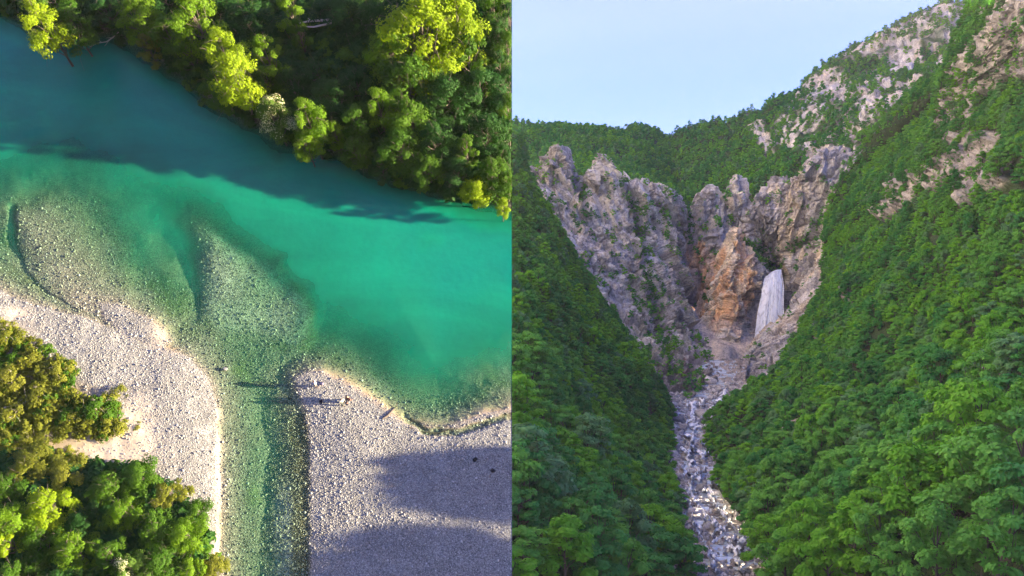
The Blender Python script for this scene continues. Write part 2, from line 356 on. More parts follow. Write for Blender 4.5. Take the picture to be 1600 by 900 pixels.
def stone_mesh(name, mats, sub=1, seed=0, cut=0.25, smooth=False, rough=0.0, tone_=None):
    bm = bmesh.new(); bmesh.ops.create_icosphere(bm, subdivisions=sub, radius=1); r = np.random.default_rng(seed)
    pl = [(Vector(r.normal(size=3)).normalized(), r.uniform(0.55, 0.92)) for _ in range(int(9 + cut * 12))]
    for v in bm.verts:
        for nn, dd in pl:
            t = v.co.dot(nn)
            if t > dd: v.co -= nn * (t - dd) * 0.93
    me = bpy.data.meshes.new(name); bm.to_mesh(me); bm.free()
    if rough:
        c = np.zeros(len(me.vertices) * 3, np.float32); me.vertices.foreach_get('co', c); c = c.reshape(-1, 3).astype(float)
        c *= (1 + rough * fbm(c * 2.2 + seed, 4, seed))[:, None]; me.vertices.foreach_set('co', c.astype(np.float32).ravel())
    for m in mats: me.materials.append(m)
    if smooth: me.polygons.foreach_set('use_smooth', np.ones(len(me.polygons), bool))
    if tone_ is not None: colattr(me, 'tone', np.tile(tone_, (len(me.vertices), 1)))
    me.update(); return me
def mat_pebble(name, stops):
    k = N(name); oi = k.n('ShaderNodeObjectInfo'); c = k.ramp(oi.outputs['Random'], stops)
    return k.surf(k.n('ShaderNodeBsdfPrincipled', {'Base Color': c, 'Roughness': 0.9, 'Specular IOR Level': 0.2}).outputs[0])
M_peb = mat_pebble('pebbles_dry', [(0, (.17, .17, .16)), (.3, (.225, .225, .205)), (.7, (.28, .28, .255)), (1, (.38, .38, .35))])
M_pebw = mat_pebble('pebbles_wet', [(0, (.06, .065, .055)), (.4, (.15, .16, .13)), (.75, (.25, .26, .21)), (1, (.42, .43, .38))])
def proto(name, me): return bpy.data.objects.new(name, me)         # never linked: only instanced
peb = [proto('pebble', stone_mesh('pebble', [M_peb], 1, k)) for k in range(3)] + [proto('wet_pebble', stone_mesh('wet_pebble', [M_pebw], 1, 5 + k)) for k in range(2)]
nP = 110000
qx = rng.uniform(-40, 799, nP); qy = rng.uniform(300, 940, nP)
qi = np.clip(np.round((qx + 60) / STEP).astype(int), 0, nc - 2); qj = np.clip(np.round((qy + 60) / STEP).astype(int), 0, nr - 1)
hh = H[qj, qi]; st_ = stony[qj, qi]; bk = bank[qj, qi]; ss = shrubsoil[qj, qi]
ok = (hh > -1.0) & (bk < -5) & (rng.random(nP) < st_ * (1 - .85 * ss)) & (rng.random(nP) < np.where(hh < -.05, .8, 1))
qx, qy, hh, qi, qj = qx[ok], qy[ok], hh[ok], qi[ok], qj[ok]
sz = 0.034 + 0.032 * rng.random(len(qx)) ** 2 + 0.09 * (rng.random(len(qx)) ** 18)
sz = sz * np.where(hh < -.03, 1.1, 1.0)
pp = S(qx, qy, 0) + (hh + sz * 0.15)[:, None] * n_
pp = pp[:, :]; keepx = pp[:, 0] < -0.3
pi_ = np.where(hh < 0.0, 3 + rng.integers(0, 2, len(qx)), rng.integers(0, 3, len(qx)))
scatter('gravel', pp[keepx], (rng.random((len(qx), 3)) * 6.28)[keepx], (sz[:, None] * (0.7 + .6 * rng.random((len(qx), 3))))[keepx], pi_[keepx], peb)

# ================================================================== trees
def tube(path, radii, sides=6):
    path = [Vector(p) for p in path]; vs = []; fs = []
    for k, p in enumerate(path):
        d = (path[min(k + 1, len(path) - 1)] - path[max(k - 1, 0)]).normalized()
        a = d.cross(Vector((0.3, 0.1, 1)) if abs(d.z) < .9 else Vector((1, 0, 0))).normalized(); b = d.cross(a)
        for s in range(sides):
            t = s / sides * 6.2832; vs.append(p + (a * math.cos(t) + b * math.sin(t)) * radii[k])
    for k in range(len(path) - 1):
        for s in range(sides):
            s2 = (s + 1) % sides; fs.append((k * sides + s, k * sides + s2, (k + 1) * sides + s2, (k + 1) * sides + s))
    return vs, fs
def join_parts(parts):
    V_ = []; F_ = []
    for v, f in parts:
        o = len(V_); V_ += [tuple(x) for x in v]; F_ += [tuple(i + o for i in q) for q in f]
    return np.array(V_), np.array(F_)
def tree_meshes(seed, Ht=9.0, R=3.6, nclump=16, nleaf=3000, leaf=0.24, low=0.35, flat=0.55, droop=0.0, open_=0.0):
    """unit tree: trunk with limbs reaching the leaf clumps; the crown is thousands of leaf faces"""
    r = np.random.default_rng(seed); cl = []
    for k in range(nclump):
        t = (k + .5) / nclump; z = low + (1 - low) * (t ** 0.85)
        prof = math.sin(math.pi * min(1, (0.22 + 0.78 * (z - low) / (1 - low)))) ** 0.6
        a = k * 2.4 + r.uniform(-.5, .5); rad = R * prof * r.uniform(.45, .85) * (0.35 if t > .93 else 1)
        c = np.array((math.cos(a) * rad, math.sin(a) * rad, Ht * z * 0.93 - droop * rad * .3))
        cl.append((c, R * r.uniform(.30, .50) * (1 - .25 * t)))
    parts = []; topz = Ht * 0.86; bend = r.normal(size=2) * .25
    tp = [(bend[0] * (z ** 2), bend[1] * z, z * topz) for z in np.linspace(0, 1, 7)]
    parts.append(tube(tp, [Ht * .022 * (1 - .8 * z) for z in np.linspace(0, 1, 7)], 7))
    for c, cr in cl[::1 if nclump < 26 else 2]:
        z0 = max(.15, (c[2] / Ht - .22)) ; b0 = np.array((bend[0] * z0 ** 2, bend[1] * z0, z0 * topz))
        mid = (b0 + c) / 2 + r.normal(size=3) * .12 * R + np.array((0, 0, -.05 * Ht)); rr = Ht * .009
        parts.append(tube([b0, mid, c], [rr, rr * .6, rr * .22], 5))
        for _ in range(3):
            e = c + r.normal(size=3) * cr * .7; parts.append(tube([mid * .3 + c * .7, (c + e) / 2, e], [rr * .35, rr * .25, rr * .1], 4))
    tv, tf = join_parts(parts)
    wts = np.array([q[1] ** 2 for q in cl]); wts /= wts.sum(); ci = r.choice(len(cl), nleaf, p=wts)
    C = np.array([q[0] for q in cl])[ci]; CR = np.array([q[1] for q in cl])[ci]
    # each clump is itself a handful of sprays
    nsp = 9; spd = r.normal(size=(len(cl), nsp, 3)); spd /= np.linalg.norm(spd, axis=2, keepdims=True); spd[..., 2] = np.abs(spd[..., 2]) * .9 - .25
    sj = r.integers(0, nsp, nleaf); sd = spd[ci, sj]
    off = r.normal(size=(nleaf, 3)); off /= np.linalg.norm(off, axis=1)[:, None]
    off *= (r.random(nleaf) ** .2)[:, None]
    p = C + (sd * .72 + off * (.50 - .15 * open_)) * CR[:, None] * np.array((1, 1, flat))
    nrm = sd * .7 + off * .6 + np.array((0, 0, 1.0)) + r.normal(size=(nleaf, 3)) * .33; nrm /= np.linalg.norm(nrm, axis=1)[:, None]
    a = np.cross(nrm, r.normal(size=(nleaf, 3))); a /= np.linalg.norm(a, axis=1)[:, None]; b = np.cross(nrm, a)
    s = (leaf * (.6 + .8 * r.random(nleaf)))[:, None]
    q = np.stack([p - a * s, p - b * s * .55 + nrm * s * .12, p + a * s, p + b * s * .55 + nrm * s * .12], 1).reshape(-1, 3)
    fc = np.arange(nleaf * 4).reshape(-1, 4)
    ct = r.random(len(cl))[ci] * .55 + r.random(nleaf) * .45
    return (tv, tf), (q, fc, ct)
def crown_mesh(name, cr, mat):
    me = mesh_np(name, cr[0], cr[1], [mat]); fattr(me, 'tint', cr[2], 'FACE'); return me
L = {
 'yellow': mat_leaf('leaves_sunlit_yellow', (0.13, 0.22, 0.006), (0.22, 0.31, 0.008), .4),  # yellow-green of sunlit crowns, put into the leaf colour
 'bright': mat_leaf('leaves_bright', (0.055, 0.14, 0.006), (0.13, 0.23, 0.010), .4),
 'mid': mat_leaf('leaves_mid', (0.028, 0.085, 0.006), (0.07, 0.15, 0.010), .35),
 'dark': mat_leaf('leaves_dark', (0.010, 0.050, 0.010), (0.028, 0.085, 0.012), .3),
 'olive': mat_leaf('leaves_olive', (0.085, 0.110, 0.010), (0.165, 0.18, 0.02), .35),
 'flower': mat_leaf('leaves_flower', (0.04, 0.10, 0.015), (0.09, 0.16, 0.02), .35, pale=(.55, .55, .35)),
 'blue': mat_leaf('leaves_bluish', (0.03, 0.085, 0.03), (0.06, 0.13, 0.05), .3),
}
NEAR = [tree_meshes(11, 9, 3.7, 19, 8000, .135), tree_meshes(12, 9, 3.2, 16, 6500, .13, flat=.7), tree_meshes(13, 9, 4.2, 23, 9000, .135, flat=.45), tree_meshes(14, 9, 3.0, 14, 5200, .13, low=.25, droop=.4, open_=.5)]
near_trunk = [mesh_np('trunk', t[0], t[1], [M_bark], True) for t, c in NEAR]
near_crown = [crown_mesh('crown', c, L['mid']) for t, c in NEAR]
SHRUB = [tree_meshes(31, 3, 2.0, 12, 2600, .11, low=.15, flat=.8), tree_meshes(32, 3, 2.3, 14, 2200, .11, low=.12, flat=.6, open_=.6)]
shrub_trunk = [mesh_np('stems', t[0], t[1], [M_palebark], True) for t, c in SHRUB]
shrub_crown = [crown_mesh('crown', c, L['olive']) for t, c in SHRUB]
def plant(name, trunk_me, crown_me, leafmat, M, label, cat, group, trunk_name='trunk'):
    e = empty(name); e.matrix_world = M; props(e, label, cat, group)
    t = link(trunk_name, trunk_me, e); c = link('crown', crown_me, e)
    c.material_slots[0].link = 'OBJECT'; c.material_slots[0].material = leafmat
    return e
def riverside(px, py, rpx, h, leafk, label, variant=0, name='riverside_tree', group=None, shrub=False):
    """crown centre seen at px, py; crown radius rpx pixels; height h metres"""
    hc = h * .68; b = Sbase(px, py, hc); dist = b[1]; R = rpx * dist / F
    src = SHRUB if shrub else NEAR; k = variant % len(src); R0 = (2.0, 2.3)[k] if shrub else (3.7, 3.2, 4.2, 3.0)[k]; h0 = 3 if shrub else 9
    M = Matrix.Translation(Vector(b)) @ RIV.to_4x4() @ Matrix.Rotation(random.uniform(0, 6.28), 4, 'Z') @ Matrix.Diagonal((R / R0 * 1.08, R / R0 * 1.08, h / h0, 1))
    if shrub: return plant(name, shrub_trunk[k], shrub_crown[k], L[leafk], M, label, 'shrub', group, 'stems')
    e = plant(name, near_trunk[k], near_crown[k], L[leafk], M, label, 'tree', group)
    if b[0] + R * 2.0 > 0:                              # the strip of river ends here: so does the crown
        ch = {q.name.split('.')[0]: q for q in e.children}; c = ch['crown']; me = c.data.copy(); c.data = me; bm = bmesh.new(); bm.from_mesh(me)
        X_ = M.to_4x4(); bmesh.ops.delete(bm, geom=[v for v in bm.verts if (X_ @ v.co).x > 0], context='VERTS'); bm.to_mesh(me); bm.free()
        c.material_slots[0].link = 'OBJECT'; c.material_slots[0].material = L[leafk]
        t = ch['trunk']; me = t.data.copy(); t.data = me; bm = bmesh.new(); bm.from_mesh(me)
        bmesh.ops.delete(bm, geom=[v for v in bm.verts if (X_ @ v.co).x > 0], context='VERTS'); bm.to_mesh(me); bm.free()
    return e
TOP = [  # px, py, r, height, leaves, variant, label
 (66,34,32,11,'yellow',0,'bright yellow tree overhanging the water at the top left corner'),
 (80,-8,34,8,'mid',1,'tree cut by the top edge behind the bright yellow corner tree'),
 (112,38,27,8,'mid',2,'dark green round tree just right of the yellow corner tree'),
 (160,8,30,6,'dark',3,'low dark tree at the top edge above the fallen branch in the water'),
 (215,22,34,9,'bright',0,'green tree at the top edge, right of the fallen branch'),
 (228,70,20,6,'olive',3,'drooping olive tree whose tip hangs over the river'),
 (262,52,30,7,'mid',1,'mid green tree between two bright ones on the river bank'),
 (305,28,40,12,'bright',2,'tall bright green tree with a sunlit crown near the top edge'),
 (290,78,24,7,'mid',3,'tree below the tall bright one, leaning out over dark water'),
 (345,135,28,8,'mid',0,'low green tree at the water edge under the yellow-green pair'),
 (352,85,33,12,'yellow',1,'yellow-green sunlit crown, upper left one of the bank pair'),
 (368,118,36,12,'yellow',2,'yellow-green sunlit crown, lower right one of the bank pair'),
 (415,85,28,11,'bright',3,'slender bright tree with an open crown right of the yellow pair'),
 (427,176,27,9,'flower',0,'round tree speckled with pale blossom at the water edge'),
 (482,186,24,11,'bright',1,'small rounded yellow-green crown standing over the river edge'),
 (478,222,22,7,'bright',2,'low green crown below the small rounded one at the water'),
 (524,206,15,7,'bright',0,'smallest bright crown on the river edge'),
 (455,18,26,11,'bright',3,'bright narrow tree at the top edge in front of dark forest'),
 (468,52,20,9,'mid',3,'thin green tree below the narrow one, near the bare trunks'),
 (660,48,62,15,'yellow',2,'largest tree, with a broad yellow crown at the top of the forest'),
 (715,38,38,14,'yellow',1,'yellow-green tree adjoining the largest yellow crown on its right side'),
 (700,8,36,12,'bright',0,'sunlit crown at the top edge behind the largest yellow tree'),
 (612,80,40,12,'bright',0,'green crown along the left side of the largest yellow tree'),
 (640,125,46,11,'mid',2,'broad mid green tree directly below the largest yellow tree'),
 (730,85,34,11,'mid',3,'mid green tree below the right yellow crown'),
 (594,168,24,10,'bright',1,'light green oval crown surrounded by darker trees'),
 (640,185,38,9,'mid',0,'green tree between the light oval crown and the dark wood'),
 (700,150,44,9,'dark',2,'wide dark tree in the middle of the forest right of centre'),
 (752,140,34,9,'dark',1,'dark tree near the seam of the forest, beside a black gap'),
 (560,130,36,7,'dark',0,'dark tree right of the bare fallen trunks'),
 (520,150,36,7,'dark',2,'dark tree just below the bare fallen trunks'),
 (495,115,30,6,'dark',3,'small dark tree left of the bare fallen trunks'),
 (530,20,42,8,'dark',1,'dark tree at the top edge above the bare fallen trunks'),
 (580,30,36,8,'dark',2,'dark tree at the top edge left of the largest yellow crown'),
 (385,30,38,8,'dark',0,'shaded tree at the top edge between the bright and narrow trees'),
 (415,125,24,7,'mid',1,'shaded green tree above the blossom tree'),
 (455,130,24,7,'dark',2,'dark tree behind the small rounded yellow-green crown'),
 (500,170,24,6,'dark',3,'dark tree between the rounded crown and the smallest one'),
 (560,190,30,8,'mid',1,'mid green tree behind the smallest bright crown'),
 (555,232,24,6,'mid',0,'green shrubby tree at the waterline right of the smallest crown'),
 (625,228,34,8,'mid',2,'rounded green tree above the mossy log at the waterline'),
 (595,255,20,5,'dark',3,'drooping dark tree trailing into the river left of the mossy log'),
 (680,215,34,8,'dark',0,'dark tree inland of the mossy log'),
 (670,262,28,6,'mid',1,'green tree over the waterline right of the mossy log'),
 (728,232,20,9,'mid',3,'isolated lighter crown amid the dark lower right wood'),
 (715,268,28,6,'dark',2,'dark tree along the lower right waterline'),
 (745,298,24,5,'yellow',1,'yellowish shrubby tree at the lower end of the wooded bank'),
 (786,321,11,5,'yellow',0,'tiny yellow crown at the seam, lowest on the wooded bank'),
 (770,268,26,7,'mid',0,'olive green tree near the seam above the yellow shrubby one'),
 (762,205,32,8,'dark',2,'dark tree near the seam in the middle of the bank wood'),
 (778,55,20,9,'dark',0,'dark tree at the seam beside the upper yellow crowns'),
 (780,100,19,8,'dark',3,'dark narrow tree at the seam under the black gap'),
 (772,10,26,9,'mid',1,'tree in the upper right corner of the bank wood'),
 (786,240,13,6,'dark',2,'small dark crown at the seam over the lower waterline'),
 (620,20,32,9,'dark',3,'dark crown filling the gap beside the largest yellow tree'),
  (794,75,24,8,'mid',2,'green crown sliced by the seam near the top, below the dark one'),
 (796,30,26,9,'dark',3,'dark crown sliced by the seam beside the uppermost yellow tree'),
 (795,125,24,7,'dark',1,'dark crown sliced by the seam at the black gap'),
 (796,165,22,7,'mid',0,'green crown sliced by the seam above the low waterline tree'),
 (797,205,22,6,'dark',3,'small dark crown sliced by the seam in the lower bank wood'),
 (795,285,20,6,'mid',1,'green crown sliced by the seam over the lowest yellow one'),
 (795,-8,24,8,'mid',0,'green crown in the corner where seam and top edge meet'),
 (330,-10,40,8,'dark',1,'dark crown cut by the top edge behind the tall bright tree'),
 (255,-5,36,7,'dark',2,'dark crown cut by the top edge left of the tall bright tree'),
]
for px, py, r_, h_, lk, vr, lab in TOP: riverside(px, py, r_, h_, lk, lab, vr)
LOW = [
 (48,728,40,4.5,'olive',0,'olive shrubby tree at the left edge below the sandy path'),
 (105,745,32,4.5,'olive',1,'olive tree with a rounded crown beside the sandy hollow'),
 (12,760,34,5,'mid',2,'mid green tree at the left edge under the olive ones'),
 (172,762,28,5.5,'mid',0,'green tree at the sandy hollow above the dark gap'),
 (222,745,28,5,'mid',1,'leafy green tree on the upper edge of the lower wood'),
 (262,775,28,5,'olive',3,'reddish olive tree on the edge of the gravel bar'),
 (75,790,32,8,'yellow',0,'pale yellow-green crown in the lower left wood'),
 (22,812,30,8,'bright',1,'bright crown at the left edge beside the pale one'),
 (8,852,26,8,'yellow',3,'pale yellow crown at the left edge, near the bottom corner'),
 (130,810,30,5,'dark',2,'dark green tree right of the pale yellow-green crown'),
 (195,800,28,6,'bright',2,'light green crown in the middle of the lower wood'),
 (245,822,30,6,'mid',0,'green tree on the right part of the lower wood'),
 (292,838,28,6,'bright',1,'bright green tree next to the gravel, lower right of its wood'),
 (60,850,32,6,'mid',2,'shaded green tree between the two pale crowns'),
 (115,862,34,7,'bright',0,'bright green tree near the bottom edge'),
 (172,868,32,7,'mid',3,'green tree at the bottom edge left of the blossom shrub'),
 (205,888,24,7,'flower',1,'tree with pale blossom at the bottom edge'),
 (250,880,30,6,'mid',2,'dark green tree at the bottom edge right of the blossom one'),
 (300,890,28,5,'bright',3,'bright green tree at the bottom edge of the lower wood'),
 (335,885,22,3.5,'olive',1,'thin olive tree leaning over the channel at the bottom edge'),
 (20,905,36,7,'mid',0,'tree cut by the bottom left corner'),
 (90,915,34,6,'dark',1,'dark tree cut by the bottom edge'),
 (310,800,20,4,'mid',1,'low green tree projecting onto the gravel bar'),
]
for px, py, r_, h_, lk, vr, lab in LOW: riverside(px, py, r_, h_, lk, lab, vr)
SHR = [
 (10,528,24,2.6,'olive','brownish willow shrub highest on the left edge'),
 (52,560,24,2.2,'olive','willow shrub on gravel with a dark hollow beside it'),
 (92,582,26,2.6,'olive','willow shrub closest to the open gravel, upper cluster'),
 (18,590,34,3.0,'olive','broad brownish shrub at the left edge, middle of the thicket'),
 (60,620,30,2.6,'olive','yellowish shrub below the dark hollow'),
 (15,650,32,2.8,'olive','shrub at the left edge above the sandy path'),
 (150,640,28,3.0,'mid','dark green shrub with bare twigs on its gravel side'),
 (115,655,28,2.4,'olive','sparse olive shrub beside the sandy hollow'),
 (180,668,20,1.8,'olive','thin shrub on sand at the tip of the thicket'),
 (185,612,16,1.6,'olive','small sprawling shrub reaching onto pale gravel'),
 (70,680,26,1.8,'olive','low sparse shrub growing on the sandy path'),
 (215,668,14,1.0,'olive','wispy low shrub alone on pale gravel'),
 (40,690,22,2.0,'olive','shrub between the sandy path and the lower wood'),
]
for k, (px, py, r_, h_, lk, lab) in enumerate(SHR): riverside(px, py, r_, h_, lk, lab, k, 'willow_shrub', None, True)
# understorey that nobody could count: the floor of both woods
und = [proto('undergrowth_clump', crown_mesh('undergrowth_clump', tree_meshes(50 + k, 2.4, 1.8, 9, 420, .26, low=.1, flat=.7)[1], L[c])) for k, c in enumerate(('dark', 'dark', 'mid'))]
ux = rng.uniform(-60, 796, 4600); uy = rng.uniform(-60, 960, 4600)
uj = np.clip(((uy + 60) / STEP).astype(int), 0, nr - 1); ui = np.clip(((ux + 60) / STEP).astype(int), 0, nc - 1)
lowwood = sdf(ux, uy, [(-80, 715), (90, 735), (150, 752), (220, 745), (270, 775), (320, 850), (330, 980), (-80, 980)])
okk = (bank[uj, ui] > -2) | (lowwood > 4); ux, uy, ub = ux[okk], uy[okk], H[uj, ui][okk]
up = S(ux, uy, 0) + (ub - .2)[:, None] * n_; rr = rng.uniform(.6, 1.25, len(ux)); okx = up[:, 0] + 1.9 * rr < 0
RE = [(RIV.to_4x4() @ Matrix.Rotation(a, 4, 'Z')).to_euler() for a in rng.uniform(0, 6.28, len(ux))]
scatter('undergrowth', up[okx], np.array([tuple(e) for e in RE])[okx], np.repeat(rr[:, None], 3, 1)[okx], rng.integers(0, 3, len(ux))[okx], und)

scr = [proto('scrub_clump', crown_mesh('scrub_clump', tree_meshes(54 + k, 1.6, 1.3, 8, 500, .12, low=.1, flat=.8, open_=.5)[1], L[c])) for k, c in enumerate(('olive', 'olive', 'mid'))]
sx = rng.uniform(-50, 240, 620); sy = rng.uniform(495, 760, 620)
sm = sdf(sx, sy, [(-80, 505), (10, 512), (60, 540), (110, 572), (128, 600), (95, 612), (140, 625), (192, 640), (198, 665), (170, 690), (90, 668), (60, 690), (110, 712), (150, 730), (90, 745), (-80, 740)]) > 0
sm &= ~((np.hypot(sx - 45, sy - 590) < 16)); sx, sy = sx[sm], sy[sm]; sj_ = np.clip(((sy + 60) / STEP).astype(int), 0, nr - 1); si_ = np.clip(((sx + 60) / STEP).astype(int), 0, nc - 1)
sp_ = S(sx, sy, 0) + (H[sj_, si_] - .1)[:, None] * n_; s2 = rng.uniform(.35, 1.1, len(sx))
RE = [(RIV.to_4x4() @ Matrix.Rotation(a, 4, 'Z')).to_euler() for a in rng.uniform(0, 6.28, len(sx))]
scatter('scrub', sp_, np.array([tuple(e) for e in RE]), np.repeat(s2[:, None], 3, 1), rng.integers(0, 3, len(sx)), scr)

# ================================================================== 2. THE VALLEY WITH THE WATERFALL
def P3(px, py, y): return np.stack([(px - 800) / F * y, y, (450 - py) / F * y], -1)
def resample(row, n):
    row = np.array(row, float); t = (row[:, 0] - row[0, 0]) / (row[-1, 0] - row[0, 0]); t = np.maximum.accumulate(t + np.arange(len(t)) * 1e-6); t /= t[-1]
    s = np.linspace(0, 1, n); return np.stack([np.interp(s, t, row[:, k]) for k in range(3)], -1)
def catmull(A, n):                       # A: rows x cols x 3 -> n rows
    m = len(A); t = np.linspace(0, m - 1, n); i = np.minimum(t.astype(int), m - 2); f = (t - i)[:, None, None]
    a0 = A[np.maximum(i - 1, 0)]; a1 = A[i]; a2 = A[i + 1]; a3 = A[np.minimum(i + 2, m - 1)]
    return a1 + .5 * f * (a2 - a0 + f * (2 * a0 - 5 * a1 + 4 * a2 - a3 + f * (3 * (a1 - a2) + a3 - a0)))
def normals(G):
    du = np.gradient(G, axis=1); dv = np.gradient(G, axis=0); n = np.cross(dv, du); n /= np.linalg.norm(n, axis=-1, keepdims=True) + 1e-9
    s = np.sign(-(n * G).sum(-1, keepdims=True)); return n * np.where(s == 0, 1, s)      # towards the viewer's side
def patch(name, rows, nr, nc, disp, tonef, mat=M_rock, fade=0.0):
    A = np.stack([resample(r, nc) for r in rows]); A[..., 2] = np.log(A[..., 2]); A = catmull(A, nr); A[..., 2] = np.exp(A[..., 2])
    G = P3(A[..., 0], A[..., 1], A[..., 2]); nn = normals(G)
    if name != 'creek_bed':
        k = 3
        for _ in range(2): nn[1:-1] = (nn[:-2] + nn[1:-1] * 2 + nn[2:]) / 4
    crack = None; dd = disp(G, A[..., 0], A[..., 1])
    if fade:                                             # thin crests stay sharp
        ri = np.linspace(0, len(rows) - 1, nr)[:, None]; dd = dd * (1 - fade * np.exp(-((ri - 1) / .35) ** 2))
        warp = G + 3 * np.stack([fbm(G / 14, 2, 33), fbm(G / 14, 2, 34), fbm(G / 14, 2, 35)], -1)
        crack = np.maximum(sstep(.10, .0, np.abs(vnoise(warp * np.array((1, 1, .3)) / 15, 36))), .8 * sstep(.12, 0, np.abs(vnoise(warp * np.array((.5, .5, 1)) / 9, 37)))) * sstep(-.3, .2, fbm(G / 30, 2, 38))
        dd = dd - 3.2 * crack
    G = G + nn * dd[..., None]
    tn = tonef(G, A[..., 0], A[..., 1], nn)
    if crack is not None: tn = tn * (1 - .62 * crack[..., None])
    me = mesh_np(name, G.reshape(-1, 3), gridfaces(nr, nc), [mat], False); colattr(me, 'tone', np.clip(tn, 0.005, .9).reshape(-1, 3))
    props(link(name, me), kind='structure')
    return dict(G=G, px=(G[..., 0] / G[..., 1]) * F + 800, py=450 - G[..., 2] / G[..., 1] * F, n=nn)
def shiftrow(row, dx, dy, dd): return [(a + dx, b + dy, c + dd) for a, b, c in row]
FLOOR = np.array((0.028, 0.055, 0.02)); GREY = np.array((0.52, 0.515, 0.51)); BEIGE = np.array((0.50, 0.43, 0.32)); ORANGE = np.array((0.60, 0.36, 0.18)); PALE = np.array((0.66, 0.58, 0.45)); DARK = np.array((0.12, 0.12, 0.135))
def mix3(t, c, m): return t * (1 - m[..., None]) + np.asarray(c) * m[..., None]
def cliff_disp(A=1.0, dirx=0.0):
    def f(G, px, py):
        p = G.copy(); p[..., 0] += dirx * p[..., 2]
        st = np.array((1, 1, .45))
        return A * (2.5 * ridged(p * st / 80, 2, 3) + 1.2 * ridged(p * st / 20, 3, 13) + 5.5 * blocks(p * np.array((1, 1, .35)) / 30, 24) + 5.0 * blocks(p * np.array((1, 1, .3)) / 14, 20) + 2.6 * blocks(p * np.array((1, 1, .6)) / 7.5, 30) + 1.1 * blocks(p / 3.2, 40))
    return f
def cliff_tone(warm, extra=None):
    def f(G, px, py, nn):
        t = np.zeros(G.shape) + GREY
        a = fbm(G * np.array((1, 1, .35)) / 30, 4, 60); b = fbm(G * np.array((1, 1, .25)) / 9, 4, 66); e = fbm(G / 60, 3, 69)
        t = mix3(t, (.30, .30, .31), sstep(0, .35, -a)); t = mix3(t, (.40, .38, .36), sstep(.0, .35, b) * .7)
        t = mix3(t, BEIGE, sstep(.12 - warm * .45, .45 - warm * .3, a + .5 * b) * min(1, warm + .15))
        t = mix3(t, DARK, sstep(.25, .5, -b) * .5)
        if extra: t = extra(t, G, px, py, a, b, e)
        return t
    return f
def hill_disp(A, Lm=160, cl=0):
    def f(G, px, py): return A * (fbm(G / Lm, 4, 70 + cl) + .25 * fbm(G / (Lm / 6), 3, 80 + cl))
    return f

# -- far wooded plateau
hill_top = [(760,201,1550),(800,201,1550),(830,203,1550),(870,200,1550),(930,202,1550),(960,208,1550),(1000,204,1560),(1020,208,1570),(1040,219,1590),(1065,227,1610),(1085,229,1630),(1110,236,1650)]
hill = patch('wooded_plateau', [shiftrow(hill_top, 0, 30, 250), hill_top, [(760,240,1300),(900,240,1280),(1000,250,1320),(1060,270,1380),(1100,290,1450)],
  [(760,290,1050),(900,300,1010),(1000,310,1040),(1060,340,1060),(1095,370,1110)], [(760,420,1000),(900,430,990),(1000,440,1010),(1060,450,1040),(1095,460,1090)]], 90, 160,
  hill_disp(26, 170), lambda G, px, py, nn: np.zeros(G.shape) + FLOOR * 1.3)
# -- high mountain
ROCKM = [[(1323,83),(1443,50),(1527,17),(1553,20),(1533,50),(1513,73),(1483,80),(1433,80),(1350,93)], [(1280,113),(1327,113),(1317,133),(1297,157),(1277,180),(1250,197),(1217,240),(1203,253),(1237,180),(1257,157)],
 [(1337,140),(1357,120),(1397,117),(1397,140),(1383,160),(1350,200),(1337,180)], [(1397,153),(1443,153),(1437,173),(1397,197),(1363,213),(1350,200)], [(1273,187),(1310,187),(1307,200),(1283,217),(1250,227),(1247,213)], [(1180,207),(1203,203),(1210,227),(1197,247),(1180,227)], [(1440,120),(1470,130),(1465,150),(1440,140)], [(1255,235),(1305,225),(1335,245),(1300,266),(1262,264)], [(1325,205),(1365,212),(1350,238),(1318,228)], [(1455,88),(1510,92),(1500,135),(1465,122)], [(1370,95),(1440,85),(1450,105),(1400,112)], [(1290,145),(1330,125),(1335,160),(1305,185)], [(1230,205),(1260,200),(1245,235),(1222,240)]]
def m_mt(c, px, py):
    nz = fbm(c / 22, 3, 160); m = outm(px + 9 * nz, py + 9 * nz, ROCKM, 5); rnd = sstep(-.05, -.2, fbm(c * np.array((1, 1, .5)) / 40, 3, 162)) * sstep(1300, 1350, px) * .45
    return np.clip(1 - np.maximum.reduce([m * (.985 - .35 * (nz > .3)), rnd, .9 * sstep(.08, .2, fbm(c / 45, 3, 164)) * (px > 1180)]), 0.02, 1)
def mt_extra(t, G, px, py, a, b, e): return mix3(t, FLOOR * 1.4, np.clip(m_mt(G, px, py) * 1.2 - .15, 0, 1))
mt = [(1050,240,1700),(1085,227,1650),(1130,212,1600),(1175,198,1550),(1205,187,1520),(1211,166,1500),(1235,159,1500),(1250,158,1500),(1258,143,1500),(1280,112,1500),(1300,97,1480),(1340,78,1450),(1400,53,1420),(1450,30,1400),(1500,16,1380),(1530,13,1380),(1560,13,1350),(1600,-10,1300),(1700,-60,1300),(2300,0,1400)]
def mt_disp(G, px, py):
    q = G + 40 * np.stack([fbm(G / 130, 2, 5), 0 * px, fbm(G / 130, 2, 6)], -1)
    fade = 1 - .85 * (np.arange(G.shape[0])[:, None] < G.shape[0] * .27) * np.ones(px.shape)
    return fade * 40 * ridged(q * np.array((1, .4, .5)) / 260, 3, 90) + 9 * ridged(G / 45, 3, 93) + 5 * blocks(G * np.array((1, 1, .6)) / 26, 95) + 2.5 * blocks(G / 10, 97)
